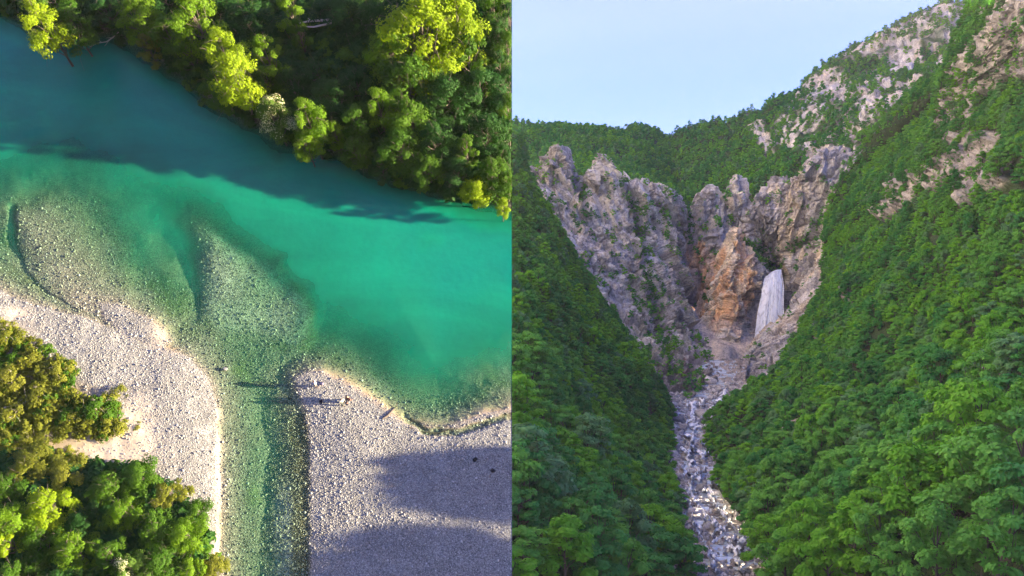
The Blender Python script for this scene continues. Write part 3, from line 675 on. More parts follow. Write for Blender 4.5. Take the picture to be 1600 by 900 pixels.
mount = patch('rocky_mountain', [shiftrow(mt, 0, 30, 200), mt, [(1060,262,1450),(1150,240,1400),(1220,215,1350),(1300,160,1350),(1400,110,1300),(1500,80,1250),(1600,60,1200),(1750,20,1150),(2300,120,1200)],
  [(1068,310,1250),(1150,270,1200),(1220,250,1180),(1300,210,1180),(1400,180,1100),(1500,160,1050),(1700,100,1000),(2300,160,1100)],
  [(1072,385,1130),(1150,340,1090),(1220,300,1060),(1300,270,1020),(1350,250,980),(1400,235,930),(1500,220,900),(1700,200,900),(2300,200,1000)],
  [(1074,470,1120),(1150,440,1090),(1220,420,1060),(1300,400,1020),(1400,380,930),(1500,380,900),(1700,380,900),(2300,380,900)]], 260, 420, mt_disp, cliff_tone(.22, mt_extra))
# -- left cliffs
lt = [(770,262,900),(830,262,890),(845,262,880),(857,241,875),(870,232,870),(884,237,880),(892,262,890),(905,292,900),(925,272,900),(932,249,895),(944,245,895),(956,262,900),(968,290,905),(1000,285,910),(1035,290,930),(1055,300,940),(1064,320,950),(1066,350,960)]
def lc_disp(G, px, py):
    g = sstep(14, 0, segdist(px, py, [(985,300),(1005,370),(1010,430),(1030,500),(1055,590)])) + .6 * sstep(10, 0, segdist(px, py, [(905,285),(915,330),(950,380)]))
    g2 = sstep(16, 0, segdist(px, py, [(1045,330),(1075,420),(1096,505)]))
    return cliff_disp(1, .5)(G, px, py) * 1.0 - 26 * g - 12 * g2
def lc_extra(t, G, px, py, a, b, e):
    t = mix3(t, (.40, .39, .36), sstep(0, .2, a) * sstep(1010, 960, px) * .6)
    t = mix3(t, (.12, .15, .10), sstep(.0, .3, b + .2) * sstep(980, 1000, px) * sstep(420, 470, py) * sstep(1090, 1070, px) * .45)
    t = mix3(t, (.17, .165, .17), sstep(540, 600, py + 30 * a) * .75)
    return t
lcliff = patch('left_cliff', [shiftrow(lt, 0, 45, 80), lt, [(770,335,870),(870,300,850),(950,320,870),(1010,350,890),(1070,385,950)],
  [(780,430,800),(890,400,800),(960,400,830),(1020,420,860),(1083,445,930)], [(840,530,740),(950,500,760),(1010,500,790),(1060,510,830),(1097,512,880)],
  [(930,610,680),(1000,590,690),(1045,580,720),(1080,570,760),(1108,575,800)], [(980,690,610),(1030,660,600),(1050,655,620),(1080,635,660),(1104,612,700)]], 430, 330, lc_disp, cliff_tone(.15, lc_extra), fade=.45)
# -- central cliff behind the fall
ct = [(1056,385,1010),(1066,375,1000),(1075,362,990),(1085,335,985),(1095,310,980),(1110,293,975),(1120,305,980),(1130,320,985),(1140,322,990),(1146,295,990),(1152,272,990),(1158,290,990),(1165,318,990),(1180,318,985),(1193,297,985),(1210,281,985),(1240,281,980),(1256,280,975),(1258,256,960),(1275,245,955),(1303,233,950),(1320,240,940),(1337,247,930),(1360,235,920),(1400,225,900)]
def cc_disp(G, px, py):
    d = cliff_disp(.95, -.35)(G, px, py)
    return d - 7 * sstep(12, 0, segdist(px, py, [(1140,330),(1150,365),(1165,385),(1205,415)])) - 12 * sstep(7, 0, segdist(px, py, [(1345,290),(1290,345),(1235,390)])) 
def cc_extra(t, G, px, py, a, b, e):
    t = mix3(t, ORANGE * 1.08, sstep(.0, .3, sdf(px, py, [(1066,380),(1100,370),(1120,400),(1135,440),(1130,480),(1110,540),(1085,500),(1068,440)]) / 30 + .2 * b) * (.35 + .5 * sstep(-.1, .3, b)))
    t = mix3(t, PALE, sstep(-.05, .25, b + a * .4) * sstep(1180, 1210, px) * sstep(340, 380, py) * .7)
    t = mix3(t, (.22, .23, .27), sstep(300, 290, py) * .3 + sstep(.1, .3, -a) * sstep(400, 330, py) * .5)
    return t
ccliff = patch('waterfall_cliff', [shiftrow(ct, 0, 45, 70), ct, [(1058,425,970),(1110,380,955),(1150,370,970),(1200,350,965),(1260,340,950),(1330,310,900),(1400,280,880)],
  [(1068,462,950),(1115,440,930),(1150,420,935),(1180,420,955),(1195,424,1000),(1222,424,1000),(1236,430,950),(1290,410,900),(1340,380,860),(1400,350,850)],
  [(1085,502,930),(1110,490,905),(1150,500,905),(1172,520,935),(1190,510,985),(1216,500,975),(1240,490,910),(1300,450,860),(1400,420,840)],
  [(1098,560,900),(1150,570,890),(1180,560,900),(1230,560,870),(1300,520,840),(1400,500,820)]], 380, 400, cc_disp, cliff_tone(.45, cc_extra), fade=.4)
# -- orange spur
def sp_extra(t, G, px, py, a, b, e):
    t = np.zeros(G.shape) + PALE * .95; t = mix3(t, ORANGE * 1.1, .85 * sstep(.03, .33, a * .7 + b * .6)); t = mix3(t, (.62, .57, .48), sstep(0, .3, -b) * sstep(1165, 1130, px) * .8)
    t = mix3(t, GREY * .9, sstep(1168, 1190, px + 20 * b) * .8); t = mix3(t, GREY, sstep(495, 520, py + 20 * b) * .5)
    return t
spur = patch('orange_spur', [[(1118,420,990),(1145,392,985),(1190,430,990)], [(1121,405,940),(1130,385,935),(1140,364,930),(1152,360,928),(1160,376,935),(1175,402,940),(1192,425,950)],
  [(1110,445,915),(1140,430,900),(1172,440,912),(1197,455,940)], [(1100,505,900),(1135,490,880),(1168,495,900),(1186,510,935)], [(1092,560,880),(1135,545,865),(1168,550,880),(1180,560,910)]], 220, 130,
  lambda G, px, py: .95 * cliff_disp(1, -.5)(G, px, py), cliff_tone(.8, sp_extra), fade=.5)
# -- lower right buttress, in front of the fall
be = [(1137,592,800),(1150,572,810),(1180,537,840),(1215,503,860),(1245,470,872),(1275,435,880),(1300,400,880),(1330,350,880),(1360,310,880)]
butt = patch('right_buttress', [shiftrow(be, 12, 30, 60), be, [(1138,607,770),(1170,590,780),(1210,550,800),(1250,510,820),(1290,460,840),(1330,410,850),(1380,370,850)],
  [(1142,630,740),(1190,622,740),(1230,592,760),(1270,550,780),(1310,500,800),(1350,450,820),(1410,420,830)], [(1150,680,690),(1220,670,700),(1300,610,740),(1420,500,800)]], 230, 330,
  lambda G, px, py: .62 * cliff_disp(1, -1.0)(G, px, py), cliff_tone(.5), fade=.3)
# -- scree cone
scree = patch('scree_cone', [[(1072,498,905),(1100,506,895),(1140,522,890),(1195,530,895)], [(1080,545,845),(1120,543,835),(1150,552,832),(1172,562,840)], [(1092,590,775),(1120,592,768),(1155,596,770)]], 120, 120,
  lambda G, px, py: 2.5 * fbm(G / 18, 4, 50) + .5 * blocks(G / 3.2, 52) + 8 * np.exp(-(((px - 1135) / 11) ** 2 + ((py - 562) / 16) ** 2)),
  lambda G, px, py, nn: mix3(mix3(np.zeros(G.shape) + (.62, .54, .44), (.24, .25, .29), np.clip(np.exp(-(((px - 1136) / 15) ** 2 + ((py - 560) / 20) ** 2) ** 2) * .85, 0, 1)), (.26, .25, .24), sstep(.1, .5, fbm(G / 12, 3, 55)) * .3))  # bluish patch: shadowed mist at the foot of the fall, put into the colour
# -- creek bed
CB = [(560,1088,1170,800),(590,1062,1165,735),(620,1020,1170,650),(650,1015,1150,590),(690,1020,1140,515),(740,1020,1160,435),(790,1025,1180,372),(840,1035,1230,322),(880,1045,1235,290),(930,1060,1235,258),(1000,1100,1240,225)]
creek = patch('creek_bed', [[(a, py, d), ((a + b) / 2, py + 4, d), (b, py, d)] for py, a, b, d in CB], 420, 180,
  lambda G, px, py: 1.8 * fbm(G / 14, 3, 101) + 1.2 * blocks(G / 5, 103) + .7 * blocks(G / 2, 105),
  lambda G, px, py, nn: mix3(mix3(np.zeros(G.shape) + (.36, .335, .32), (.18, .175, .18), sstep(.0, .4, fbm(G / 8, 3, 107))), (.36, .30, .25), sstep(.1, .4, fbm(G / 5, 3, 109)) * .6))
# -- left wooded slope
LS = [(215,700,760,795,745,812,780),(240,700,740,797,715,815,760),(300,700,560,830,700,842,760),(350,700,480,860,680,872,740),(400,700,400,888,655,900,720),(470,700,330,930,630,944,690),(550,700,265,983,600,1000,660),(610,700,230,1022,572,1038,620),(650,700,212,1030,555,1044,600),(700,700,195,1030,492,1044,510),(780,700,170,1038,385,1054,385),(840,700,155,1044,325,1060,325),(900,700,143,1056,276,1072,276),(1000,700,125,1085,228,1105,228)]
lrows = [[(a, py, b), (a + (c - a) * .5, py, math.exp(math.log(b) * .52 + math.log(d) * .48)), (c, py, d), (e, py + (26 if py < 640 else 4), f)] for py, a, b, c, d, e, f in LS]
lslope = patch('left_slope', lrows, 260, 200, lambda G, px, py: 7 * fbm(G / 60, 3, 120) + 3 * fbm(G / 18, 3, 122), lambda G, px, py, nn: np.zeros(G.shape) + FLOOR)
# -- right wooded slope
RS = [[(1540,25,680),(1560,14,620),(1579,0,560),(1600,-25,520),(1700,-120,480),(2500,-120,450)],
 [(1488,100,740),(1506,92,660),(1550,62,550),(1600,50,510),(1700,0,430),(2500,-120,350)],
 [(1360,222,860),(1425,200,800),(1490,170,650),(1600,150,500),(1700,120,400),(2500,-60,300)],
 [(1300,325,880),(1340,300,860),(1400,300,720),(1500,300,540),(1600,290,430),(1700,280,370),(2500,0,260)],
 [(1278,440,830),(1292,430,800),(1400,430,600),(1500,430,450),(1600,430,360),(1700,430,310),(2500,200,220)],
 [(1218,565,720),(1240,558,680),(1350,560,500),(1500,560,350),(1600,560,280),(1700,560,240),(2500,150,200)],
 [(1150,640,590),(1172,630,560),(1280,630,450),(1450,640,320),(1600,640,245),(1700,640,215),(2500,220,185)],
 [(1104,690,525),(1122,680,508),(1200,680,440),(1350,690,340),(1500,700,265),(1600,700,225),(1700,700,200),(2500,260,170)],
 [(1134,785,378),(1156,783,370),(1200,790,325),(1350,800,255),(1500,800,205),(1600,800,180),(1700,800,165),(2500,330,150)],
 [(1192,845,318),(1214,845,312),(1300,850,255),(1500,850,188),(1600,850,168),(1700,850,155),(2500,380,140)],
 [(1198,905,272),(1220,905,268),(1300,905,222),(1500,905,172),(1600,905,155),(1700,905,145),(2500,450,130)],
 [(1195,1010,228),(1230,1010,215),(1400,1010,170),(1600,1020,128),(1700,1020,122),(2500,700,120)]]
OUTCROP = [[(1372,300),(1395,272),(1432,270),(1438,290),(1425,320),(1395,345),(1372,330)],
 [(1500,112),(1524,66),(1545,30),(1572,5),(1610,10),(1610,105),(1588,128),(1562,122),(1548,145),(1530,150),(1526,180),(1520,215),(1508,262),(1484,290),(1466,270),(1492,200),(1500,150)],
 [(1500,250),(1530,215),(1560,215),(1545,250),(1535,290),(1512,320),(1508,290)],
 [(1235,700),(1242,670),(1258,655),(1268,665),(1262,685),(1250,700),(1240,712)],
 [(1540,765),(1570,750),(1590,770),(1580,795),(1560,785)], [(1325,450),(1334,448),(1335,475),(1328,478)], [(1275,505),(1282,500),(1282,535),(1276,530)],
 [(1560,290),(1580,270),(1590,290),(1570,310)], [(1568,600),(1590,590),(1600,615),(1580,625)]]
OUTCROP = [[(sum(p[0] for p in q) / len(q) + (x - sum(p[0] for p in q) / len(q)) * 1.3, sum(p[1] for p in q) / len(q) + (y - sum(p[1] for p in q) / len(q)) * 1.12) for x, y in q] for q in OUTCROP]
OUT_L = [[(986,592),(996,585),(1004,615),(996,625)], [(925,495),(948,520),(940,528),(926,510)], [(1003,635),(1016,630),(1022,680),(1012,676)]]
def rs_disp(G, px, py):
    m = outm(px, py, OUTCROP)
    return 9 * fbm(G / 75, 3, 130) + 3.5 * fbm(G / 20, 3, 132) + m * (5 + 4 * ridged(G / 22, 3, 134) + 3.2 * blocks(G / 11, 136) + 1.4 * blocks(G / 4, 137))
def rs_tone(G, px, py, nn):
    m = outm(px, py, OUTCROP, 3.0); a = fbm(G / 14, 4, 139)
    return mix3(np.zeros(G.shape) + FLOOR, mix3(np.zeros(G.shape) + (.36, .35, .345), (.22, .21, .21), sstep(0, .3, a)), m)
RS = [r + [(2700, 450 - (450 - r[-1][1]) * .3, 1600)] for r in RS]  # unseen far end of the slope, added to block low sun from the valley
rslope = patch('right_slope', RS, 420, 420, rs_disp, rs_tone)
# outcrops of the left slope
lo = outm(lslope['px'], lslope['py'], OUT_L)

# unseen pale wall west of the frame, added to bounce sunlight into the valley
wy_, wz_ = np.meshgrid(np.linspace(150, 1500, 150), np.linspace(0, 1, 90)); wx2 = -90 - .14 * wy_ - 240 * wz_ ** 1.2
Gw = np.stack([wx2, wy_, -60 + 1150 * wz_], -1); Gw[..., 0] += 30 * ridged(Gw / 160, 4, 600) + 8 * blocks(Gw / 40, 602)
me = mesh_np('bounce_wall', Gw.reshape(-1, 3), gridfaces(90, 150), [M_rock]); colattr(me, 'tone', np.tile((.60, .57, .53), (Gw.size // 3, 1))); props(link('bounce_mountain', me), kind='structure')
# the wide valley floor the camera looks out from
ex, ey = np.meshgrid(np.linspace(-6000, 6000, 60), np.linspace(-7000, 230, 50)); ez = -104 + 6 * fbm(np.stack([ex / 400, ey / 400, 0 * ex], -1), 3, 500)
me = mesh_np('ground', np.stack([ex, ey, ez], -1).reshape(-1, 3), gridfaces(*ex.shape), [M_ground], True); colattr(me, 'tone', np.tile((.09, .15, .04), (ex.size, 1))); props(link('ground', me), kind='structure')

# ------------------------------------------------------------------ valley trees
def sample(pt, n, maskf, smin=0):
    G = pt['G']; c = (G[:-1, :-1] + G[1:, 1:]) / 2
    ar = np.linalg.norm(np.cross(G[1:, :-1] - G[:-1, :-1], G[:-1, 1:] - G[:-1, :-1]), axis=-1)
    px = c[..., 0] / c[..., 1] * F + 800; py = 450 - c[..., 2] / c[..., 1] * F
    wgt = ar * maskf(c, px, py) * ((px > 785) & (px < 1640) & (py < 945) & (py > -40))
    tot = wgt.sum(); p = (wgt / tot).ravel(); i = rng.choice(p.size, n, p=p); r_, c_ = np.divmod(i, c.shape[1])
    u = rng.random((n, 1)); v = rng.random((n, 1))
    pos = G[r_, c_] * (1 - u) * (1 - v) + G[r_ + 1, c_] * u * (1 - v) + G[r_, c_ + 1] * (1 - u) * v + G[r_ + 1, c_ + 1] * u * v
    return pos, tot
def spaced(pos, dmin):                   # throw out points closer than dmin
    cell = {}; keep = []
    for k, p in enumerate(pos):
        key = (int(p[0] // dmin), int(p[1] // dmin), int(p[2] // dmin)); bad = False
        for dx in (-1, 0, 1):
            for dy in (-1, 0, 1):
                for dz in (-1, 0, 1):
                    for q in cell.get((key[0] + dx, key[1] + dy, key[2] + dz), ()):
                        if (q[0] - p[0]) ** 2 + (q[1] - p[1]) ** 2 + (q[2] - p[2]) ** 2 < dmin * dmin: bad = True; break
        if not bad: cell.setdefault(key, []).append(p); keep.append(k)
    return pos[keep]
def m_ls(c, px, py): return (1 - outm(px, py, OUT_L, 3)) * (1 - .9 * (px > 1100))
def m_rs(c, px, py): return (1 + 4 * (c[..., 1] > 560) + 6 * (c[..., 1] > 700)) * (1 - .97 * np.maximum(outm(px + 6 * fbm(c / 12, 2, 8), py, OUTCROP, 2), outm(px, py - 14, OUTCROP, 2)))
def two(q, a, b): return np.concatenate([spaced(q[q[:, 1] < 330], a), spaced(q[q[:, 1] >= 330], b)])
ls_t = two(sample(lslope, 16000, m_ls)[0], 8.4, 5.4); rs_t = two(sample(rslope, 32000, m_rs)[0], 8.6, 5.6)
def grown(p): return 1.12 + .8 * sstep(480, 180, p[..., 1])
MID = [tree_meshes(61 + k, 9, (3.9, 3.5, 4.3, 3.6)[k], (15, 13, 18, 14)[k], 5200, .23, low=(.25, .3, .3, .2)[k], flat=(.5, .8, .45, .95)[k]) for k in range(4)]
mid_trunk = [mesh_np('trunk', t[0], t[1], [M_bark], True) for t, c in MID]; mid_crown = [crown_mesh('crown', c, L['mid']) for t, c in MID]
V_ = {  # leaves of the valley woods, in open shade
 'a': mat_leaf('leaves_valley_green', (0.07, 0.28, 0.045), (0.17, 0.44, 0.06), .3),
 'b': mat_leaf('leaves_valley_dark', (0.035, 0.20, 0.045), (0.08, 0.32, 0.06), .3),
 'c': mat_leaf('leaves_valley_fresh', (0.10, 0.34, 0.025), (0.20, 0.48, 0.03), .35),
 'd': mat_leaf('leaves_valley_grey', (0.085, 0.24, 0.09), (0.15, 0.34, 0.13), .3)}
allt = np.concatenate([ls_t, rs_t]); side = np.concatenate([np.zeros(len(ls_t)), np.ones(len(rs_t))])
tpx = allt[:, 0] / allt[:, 1] * F + 800; tpy = 450 - (allt[:, 2] + 4) / allt[:, 1] * F
inf = (tpx > 800) & (tpx < 1600) & (tpy < 905) & (tpy > 0)
order = np.argsort(np.where(inf, allt[:, 1], 1e9))
NIND = 205; ind = order[:NIND]; isind = np.zeros(len(allt), bool); isind[ind] = True
def region(px, py, s):
    hgt = 'high' if py < 640 else 'midway' if py < 770 else 'low'
    if s == 0: return hgt + (' on the slope left of the creek, above the bank' if px > 960 else ' on the slope left of the creek, at the seam' if px < 880 else ' on the slope left of the creek')
    return hgt + ' on the slope right of the creek, ' + ('near the water' if px < 1280 else 'mid slope' if px < 1400 else 'outer slope' if px < 1500 else 'by the frame edge')
KN = {'a': 'mid green', 'b': 'dark green', 'c': 'fresh bright green', 'd': 'greyish green'}
hue = fbm(allt / 35, 3, 150) + .30 * rng.normal(size=len(allt))
def pick(h, s, py):
    if h > .42: return 'c'
    if h < -.22: return 'b'
    return 'd' if rng.random() < .16 else 'a'
for k in ind:
    p = allt[k]; kk = pick(hue[k] + .08, side[k], tpy[k]); vr = int(rng.integers(0, 4)); s = rng.uniform(.62, 1.3) * float(grown(p))
    if side[k] == 0 and abs(tpx[k] - 885) < 32 and abs(tpy[k] - 735) < 20: kk = 'c'
    M = Matrix.Translation(Vector(p) - Vector((0, 0, .8))) @ Matrix.Rotation(rng.uniform(0, 6.28), 4, 'Z') @ Matrix.Diagonal((s, s, s * rng.uniform(.8, 1.35), 1))
    rg = region(tpx[k], tpy[k], side[k])
    plant('broadleaf_tree', mid_trunk[vr], mid_crown[vr], V_[kk], M, KN[kk] + ' tree ' + rg, 'tree', KN[kk] + ' trees, ' + rg)
# the rest of the wood on the two near slopes
def whole(name, t, c, mat):
    v = np.concatenate([t[0], c[0]]); f = np.concatenate([t[1], c[1] + len(t[0])])
    me = mesh_np(name, v, f, [M_bark, mat], False, np.concatenate([np.zeros(len(t[1])), np.ones(len(c[1]))])); fattr(me, 'tint', np.concatenate([np.zeros(len(t[1])), c[2]]), 'FACE'); return me
keys = ['a', 'b', 'c', 'd']
pm = [proto('wood_tree', whole('wood_tree', *MID[k % 4], V_[keys[k // 2]])) for k in range(8)]
def wood(name, pos, protos, smin, smax, hs=150, sink=.8):
    n = len(pos); hu = fbm(pos / 35, 3, hs) + .28 * rng.normal(size=n)
    ki = np.where(hu > .34, 2, np.where(hu < -.22, 1, np.where(rng.random(n) < .16, 3, 0))) * 2 + rng.integers(0, 2, n)
    s = rng.uniform(smin, smax, n) * (grown(pos) if 'slope' in name else 1); rot = np.zeros((n, 3)); rot[:, 2] = rng.random(n) * 6.28; rot[:, :2] = rng.normal(size=(n, 2)) * .08
    return scatter(name, pos - np.array((0, 0, sink)), rot, np.stack([s, s, s * rng.uniform(.8, 1.35, n)], -1), ki, protos)
rest = ~isind
wood('left_slope_wood', allt[rest & (side == 0)], pm, .7, 1.2); wood('right_slope_wood', allt[rest & (side == 1)], pm, .7, 1.2)
FAR = [tree_meshes(81 + k, 9, 4.0, 9, 330, .95, low=.15, flat=.6) for k in range(2)]
pf = [proto('far_tree', whole('far_tree', *FAR[k % 2], V_[keys[k // 2]])) for k in range(8)]
wood('plateau_wood', spaced(sample(hill, 12000, lambda c, px, py: 1.0 + 0 * px)[0], 6.0), pf, .8, 1.4, sink=1)
wood('mountain_wood', spaced(sample(mount, 30000, m_mt)[0], 6.0), pf, .6, 1.3, sink=1)
def band(px, py, pts, w): return sstep(w, w * .4, segdist(px, py, pts))
def m_lc(c, px, py):
    nz = fbm(c / 16, 3, 170)
    g = np.maximum.reduce([band(px, py, [(990,310),(1005,370),(1012,440),(1030,500),(1058,585)], 17), band(px, py, [(905,290),(920,335)], 12), band(px, py, [(955,300),(975,285)], 8), band(px, py, [(950,360),(965,400),(985,440)], 5), band(px, py, [(850,290),(865,330)], 9) * .6, sstep(12, 2, np.abs(px - 1038)) * (py > 320) * (py < 370)])
    return g * (nz > -.15) + .035 + .25 * sstep(.2, .4, nz)
def m_cc(c, px, py):
    nz = fbm(c / 16, 3, 172)
    g = np.maximum.reduce([sstep(-3, 3, sdf(px, py, [(1160,372),(1172,380),(1190,378),(1205,400),(1220,418),(1205,424),(1188,418),(1172,400)])) * 3, band(px, py, [(1345,285),(1290,345),(1262,365),(1234,392)], 7) * 1.6, band(px, py, [(1118,330),(1125,350)], 7), band(px, py, [(1150,360),(1140,345)], 6), band(px, py, [(1330,250),(1310,300)], 6), band(px, py, [(1080,380),(1072,350),(1085,330)], 6)])
    return g * (nz > -.3) + .02 + .2 * sstep(.28, .4, nz)
SHF = [tree_meshes(91 + k, 4, 2.2, 6, 150, .6, low=.05, flat=.7) for k in range(2)]
ps = [proto('cliff_bush', whole('cliff_bush', *SHF[k % 2], V_[keys[k // 2]])) for k in range(8)]
wood('left_cliff_bushes', spaced(sample(lcliff, 2600, m_lc)[0], 2.6), ps, .6, 1.7, sink=.6)
wood('waterfall_cliff_bushes', spaced(sample(ccliff, 1800, m_cc)[0], 2.4), ps, .6, 1.9, sink=.6)
wood('buttress_bushes', spaced(sample(butt, 420, lambda c, px, py: .1 + sstep(.1, .4, fbm(c / 16, 3, 177)) + 2 * (py > 590) * (px > 1150))[0], 2.4), ps, .6, 1.5, sink=.6)
wood('outcrop_bushes', spaced(sample(rslope, 1500, lambda c, px, py: outm(px, py, OUTCROP, 2) * sstep(-.05, .3, fbm(c / 9, 3, 178)))[0], 2.2), ps, .4, 1.0, sink=.4)

# ------------------------------------------------------------------ waterfall and cascades
def mat_foam(name, c, streak, rough=.5):
    k = N(name); g = k.n('ShaderNodeNewGeometry'); mp = k.n('ShaderNodeMapping', {'Vector': g.outputs['Position'], 'Scale': streak})
    nz = k.n('ShaderNodeTexNoise', {'Vector': mp.outputs[0], 'Scale': 1.0, 'Detail': 5.0, 'Roughness': .6})
    cc = k.ramp(nz.outputs[0], [(.36, tuple(x * .7 for x in c)), (.5, c)])
    bp = k.n('ShaderNodeBump', {'Height': nz.outputs[0], 'Strength': .2, 'Distance': .5})
    return k.surf(k.n('ShaderNodeBsdfPrincipled', {'Base Color': cc, 'Roughness': rough, 'Normal': bp.outputs[0]}).outputs[0])
M_fall = mat_foam('falling_water', (.90, .95, .99), (.4, .4, .012)); M_foam = mat_foam('white_water', (.90, .93, .96), (.5, .5, .3)); M_pool = mat_foam('stream_water', (.50, .60, .70), (.3, .3, .3), .2)
fn, fm = 150, 90
u = np.linspace(0, 1, fm)[None, :] * np.ones((fn, 1)); v = np.linspace(0, 1, fn)[:, None] * np.ones((1, fm))
leftx = 1198 - 22 * v ** 0.6 + 3 * fbm(np.stack([v * 9, 0 * v, 0 * v], -1), 3, 207); rightx = 1219 - 3 * v ** 2 + 2 * fbm(np.stack([v * 9, 0 * v, 0 * v], -1), 3, 208); topy = 421 + 10 * (1 - u) ** 2.6
fpx = leftx + (rightx - leftx) * u; fpy = topy + v * (540 - topy)
FG = P3(fpx, fpy, 914 - 30 * v + 6 * np.exp(-v * 30) + 0 * u)
st1 = fbm(np.stack([u * 16 + v * 1.2, v * 1.3, 0 * u], -1), 4, 200)
FG[..., 1] += -1.3 * st1 - 3.0 * np.sin(u * math.pi) - 6 * sstep(0, .3, v)
wv = [FG.reshape(-1, 3)]; wf_ = [gridfaces(fn, fm)]; off_ = fn * fm
for k in range(46):                                       # separate strands that part from the sheet as they drop
    a0 = random.uniform(-.04, 1.04); wob = random.uniform(-.05, .05); v0 = random.choice((0, 0, random.uniform(0, .5))); v1 = random.uniform(.6, 1.02); m_ = 60
    vv = np.linspace(v0, v1, m_); uc = a0 + wob * vv + .012 * np.sin(vv * 14 + k); hw = random.uniform(.008, .035) * (.5 + vv) * np.sin(np.linspace(.15, 3.0, m_)) ** .4
    cols_ = []
    for q_ in (-1, 0, 1):
        uu = uc + q_ * hw; X_ = (1198 - 23 * vv ** .6) + ((1220 - 3 * vv ** 2) - (1198 - 23 * vv ** .6)) * uu; Y_ = 421 + 10 * (1 - np.clip(uu, 0, 1)) ** 2.6 + vv * 114
        P_ = P3(X_, Y_, 914 - 30 * vv + 6 * np.exp(-vv * 30)); P_[:, 1] += -3.0 * np.sin(np.clip(uu, 0, 1) * math.pi) - 6 * sstep(0, .3, vv) - .8 - random.uniform(0, 1.5) * vv - (.4 if q_ == 0 else 0); cols_.append(P_)
    wv.append(np.stack(cols_, 1).reshape(-1, 3)); wf_.append(gridfaces(m_, 3) + off_); off_ += m_ * 3
me = mesh_np('waterfall', np.concatenate(wv), np.concatenate(wf_), [M_fall], True); props(link('waterfall', me), kind='structure')
# stream of the lip
CG = creek['G']; cpx, cpy = creek['px'], creek['py']
def on_bed(px, py):
    d = (cpx - px) ** 2 + (cpy - py) ** 2; i = np.unravel_index(np.argmin(d), d.shape); return CG[i]
CASC = [([(1134,612),(1130,622),(1122,632)], 5), ([(1126,618),(1136,630),(1130,637)], 4), ([(1084,632),(1082,645),(1080,655)], 4), ([(1098,628),(1096,640)], 2.5), ([(1080,655),(1086,670),(1096,674),(1106,666),(1112,656)], 4), ([(1078,662),(1082,676)], 6), ([(1072,684),(1076,690)], 5),
 ([(1055,690),(1060,702)], 2.5), ([(1078,694),(1082,706),(1072,712)], 3), ([(1064,705),(1070,712),(1080,722),(1082,730)], 4), ([(1086,708),(1096,716),(1098,726)], 4), ([(1066,735),(1070,744),(1066,752)], 2.5), ([(1104,694),(1106,700)], 2),
 ([(1066,784),(1072,790),(1078,792)], 5), ([(1086,750),(1094,756)], 3), ([(1076,780),(1070,772)], 2.5), ([(1112,818),(1118,826),(1126,836)], 3.5), ([(1134,862),(1138,866)], 5), ([(1152,862),(1160,850),(1154,858),(1150,868)], 6), ([(1110,858),(1120,850),(1128,846)], 3), ([(1146,880),(1152,888)], 5), ([(1130,826),(1140,818)], 3), ([(1096,836),(1090,830)], 2.5), ([(1152,884),(1160,892)], 3), ([(1108,882),(1114,890)], 3), ([(1124,806),(1132,812)], 2.5), ([(1148,806),(1152,820)], 2.5)]
fv, ff = [], []
CASC += [([(1130,615),(1112,640),(1090,662),(1082,680),(1080,700),(1072,722),(1082,745),(1077,775),(1088,795),(1100,812),(1118,834),(1138,856),(1148,876),(1156,902)], 2.6), ([(1076,792),(1084,830),(1100,860),(1112,900)], 1.8), ([(1082,745),(1098,768),(1118,800),(1150,840)], 1.8)]
for _ in range(45):
    y0 = random.uniform(625, 900); lx = np.interp(y0, [625, 690, 780, 840, 905], [1075, 1052, 1062, 1080, 1100]); rx = np.interp(y0, [625, 690, 780, 840, 905], [1135, 1108, 1130, 1170, 1185]); x0 = random.uniform(lx, rx)
    ln = random.uniform(4, 14); dx = random.uniform(-.8, .8) * ln; CASC.append(([(x0, y0), (x0 + dx * .6, y0 + ln * .4), (x0 + dx, y0 + ln)], random.uniform(1.2, 3.0)))
def ribbon(pts, wpx, lift):
    P_ = []
    for (x0, y0), (x1, y1) in zip(pts[:-1], pts[1:]):
        m = max(2, int(math.hypot(x1 - x0, y1 - y0) / 1.5))
        for t in np.linspace(0, 1, m, endpoint=False): P_.append((x0 + (x1 - x0) * t, y0 + (y1 - y0) * t))
    P_.append(pts[-1]); o = len(fv); K = 5
    for k, (x, y) in enumerate(P_):
        q = on_bed(x, y); ww = wpx * q[1] / F * (.6 + .7 * random.random()) * (.5 if k in (0, len(P_) - 1) else 1)
        for s in range(K):
            a = (s / (K - 1) - .5) * ww
            fv.append((q[0] + a + random.uniform(-.2, .2), q[1] - lift * .6 + random.uniform(-.3, .3), q[2] + lift * (1 - .5 * abs(a) / (ww + .01)) + random.uniform(-.15, .15)))
    for k in range(len(P_) - 1):
        for s in range(K - 1): ff.append((o + k * K + s, o + (k + 1) * K + s, o + (k + 1) * K + s + 1, o + k * K + s + 1))
for pts, wd in CASC: ribbon(pts, wd * 1.7, 3.4)
me = mesh_np('cascades', fv, ff, [M_foam], True); props(link('creek_cascades', me), kind='structure')
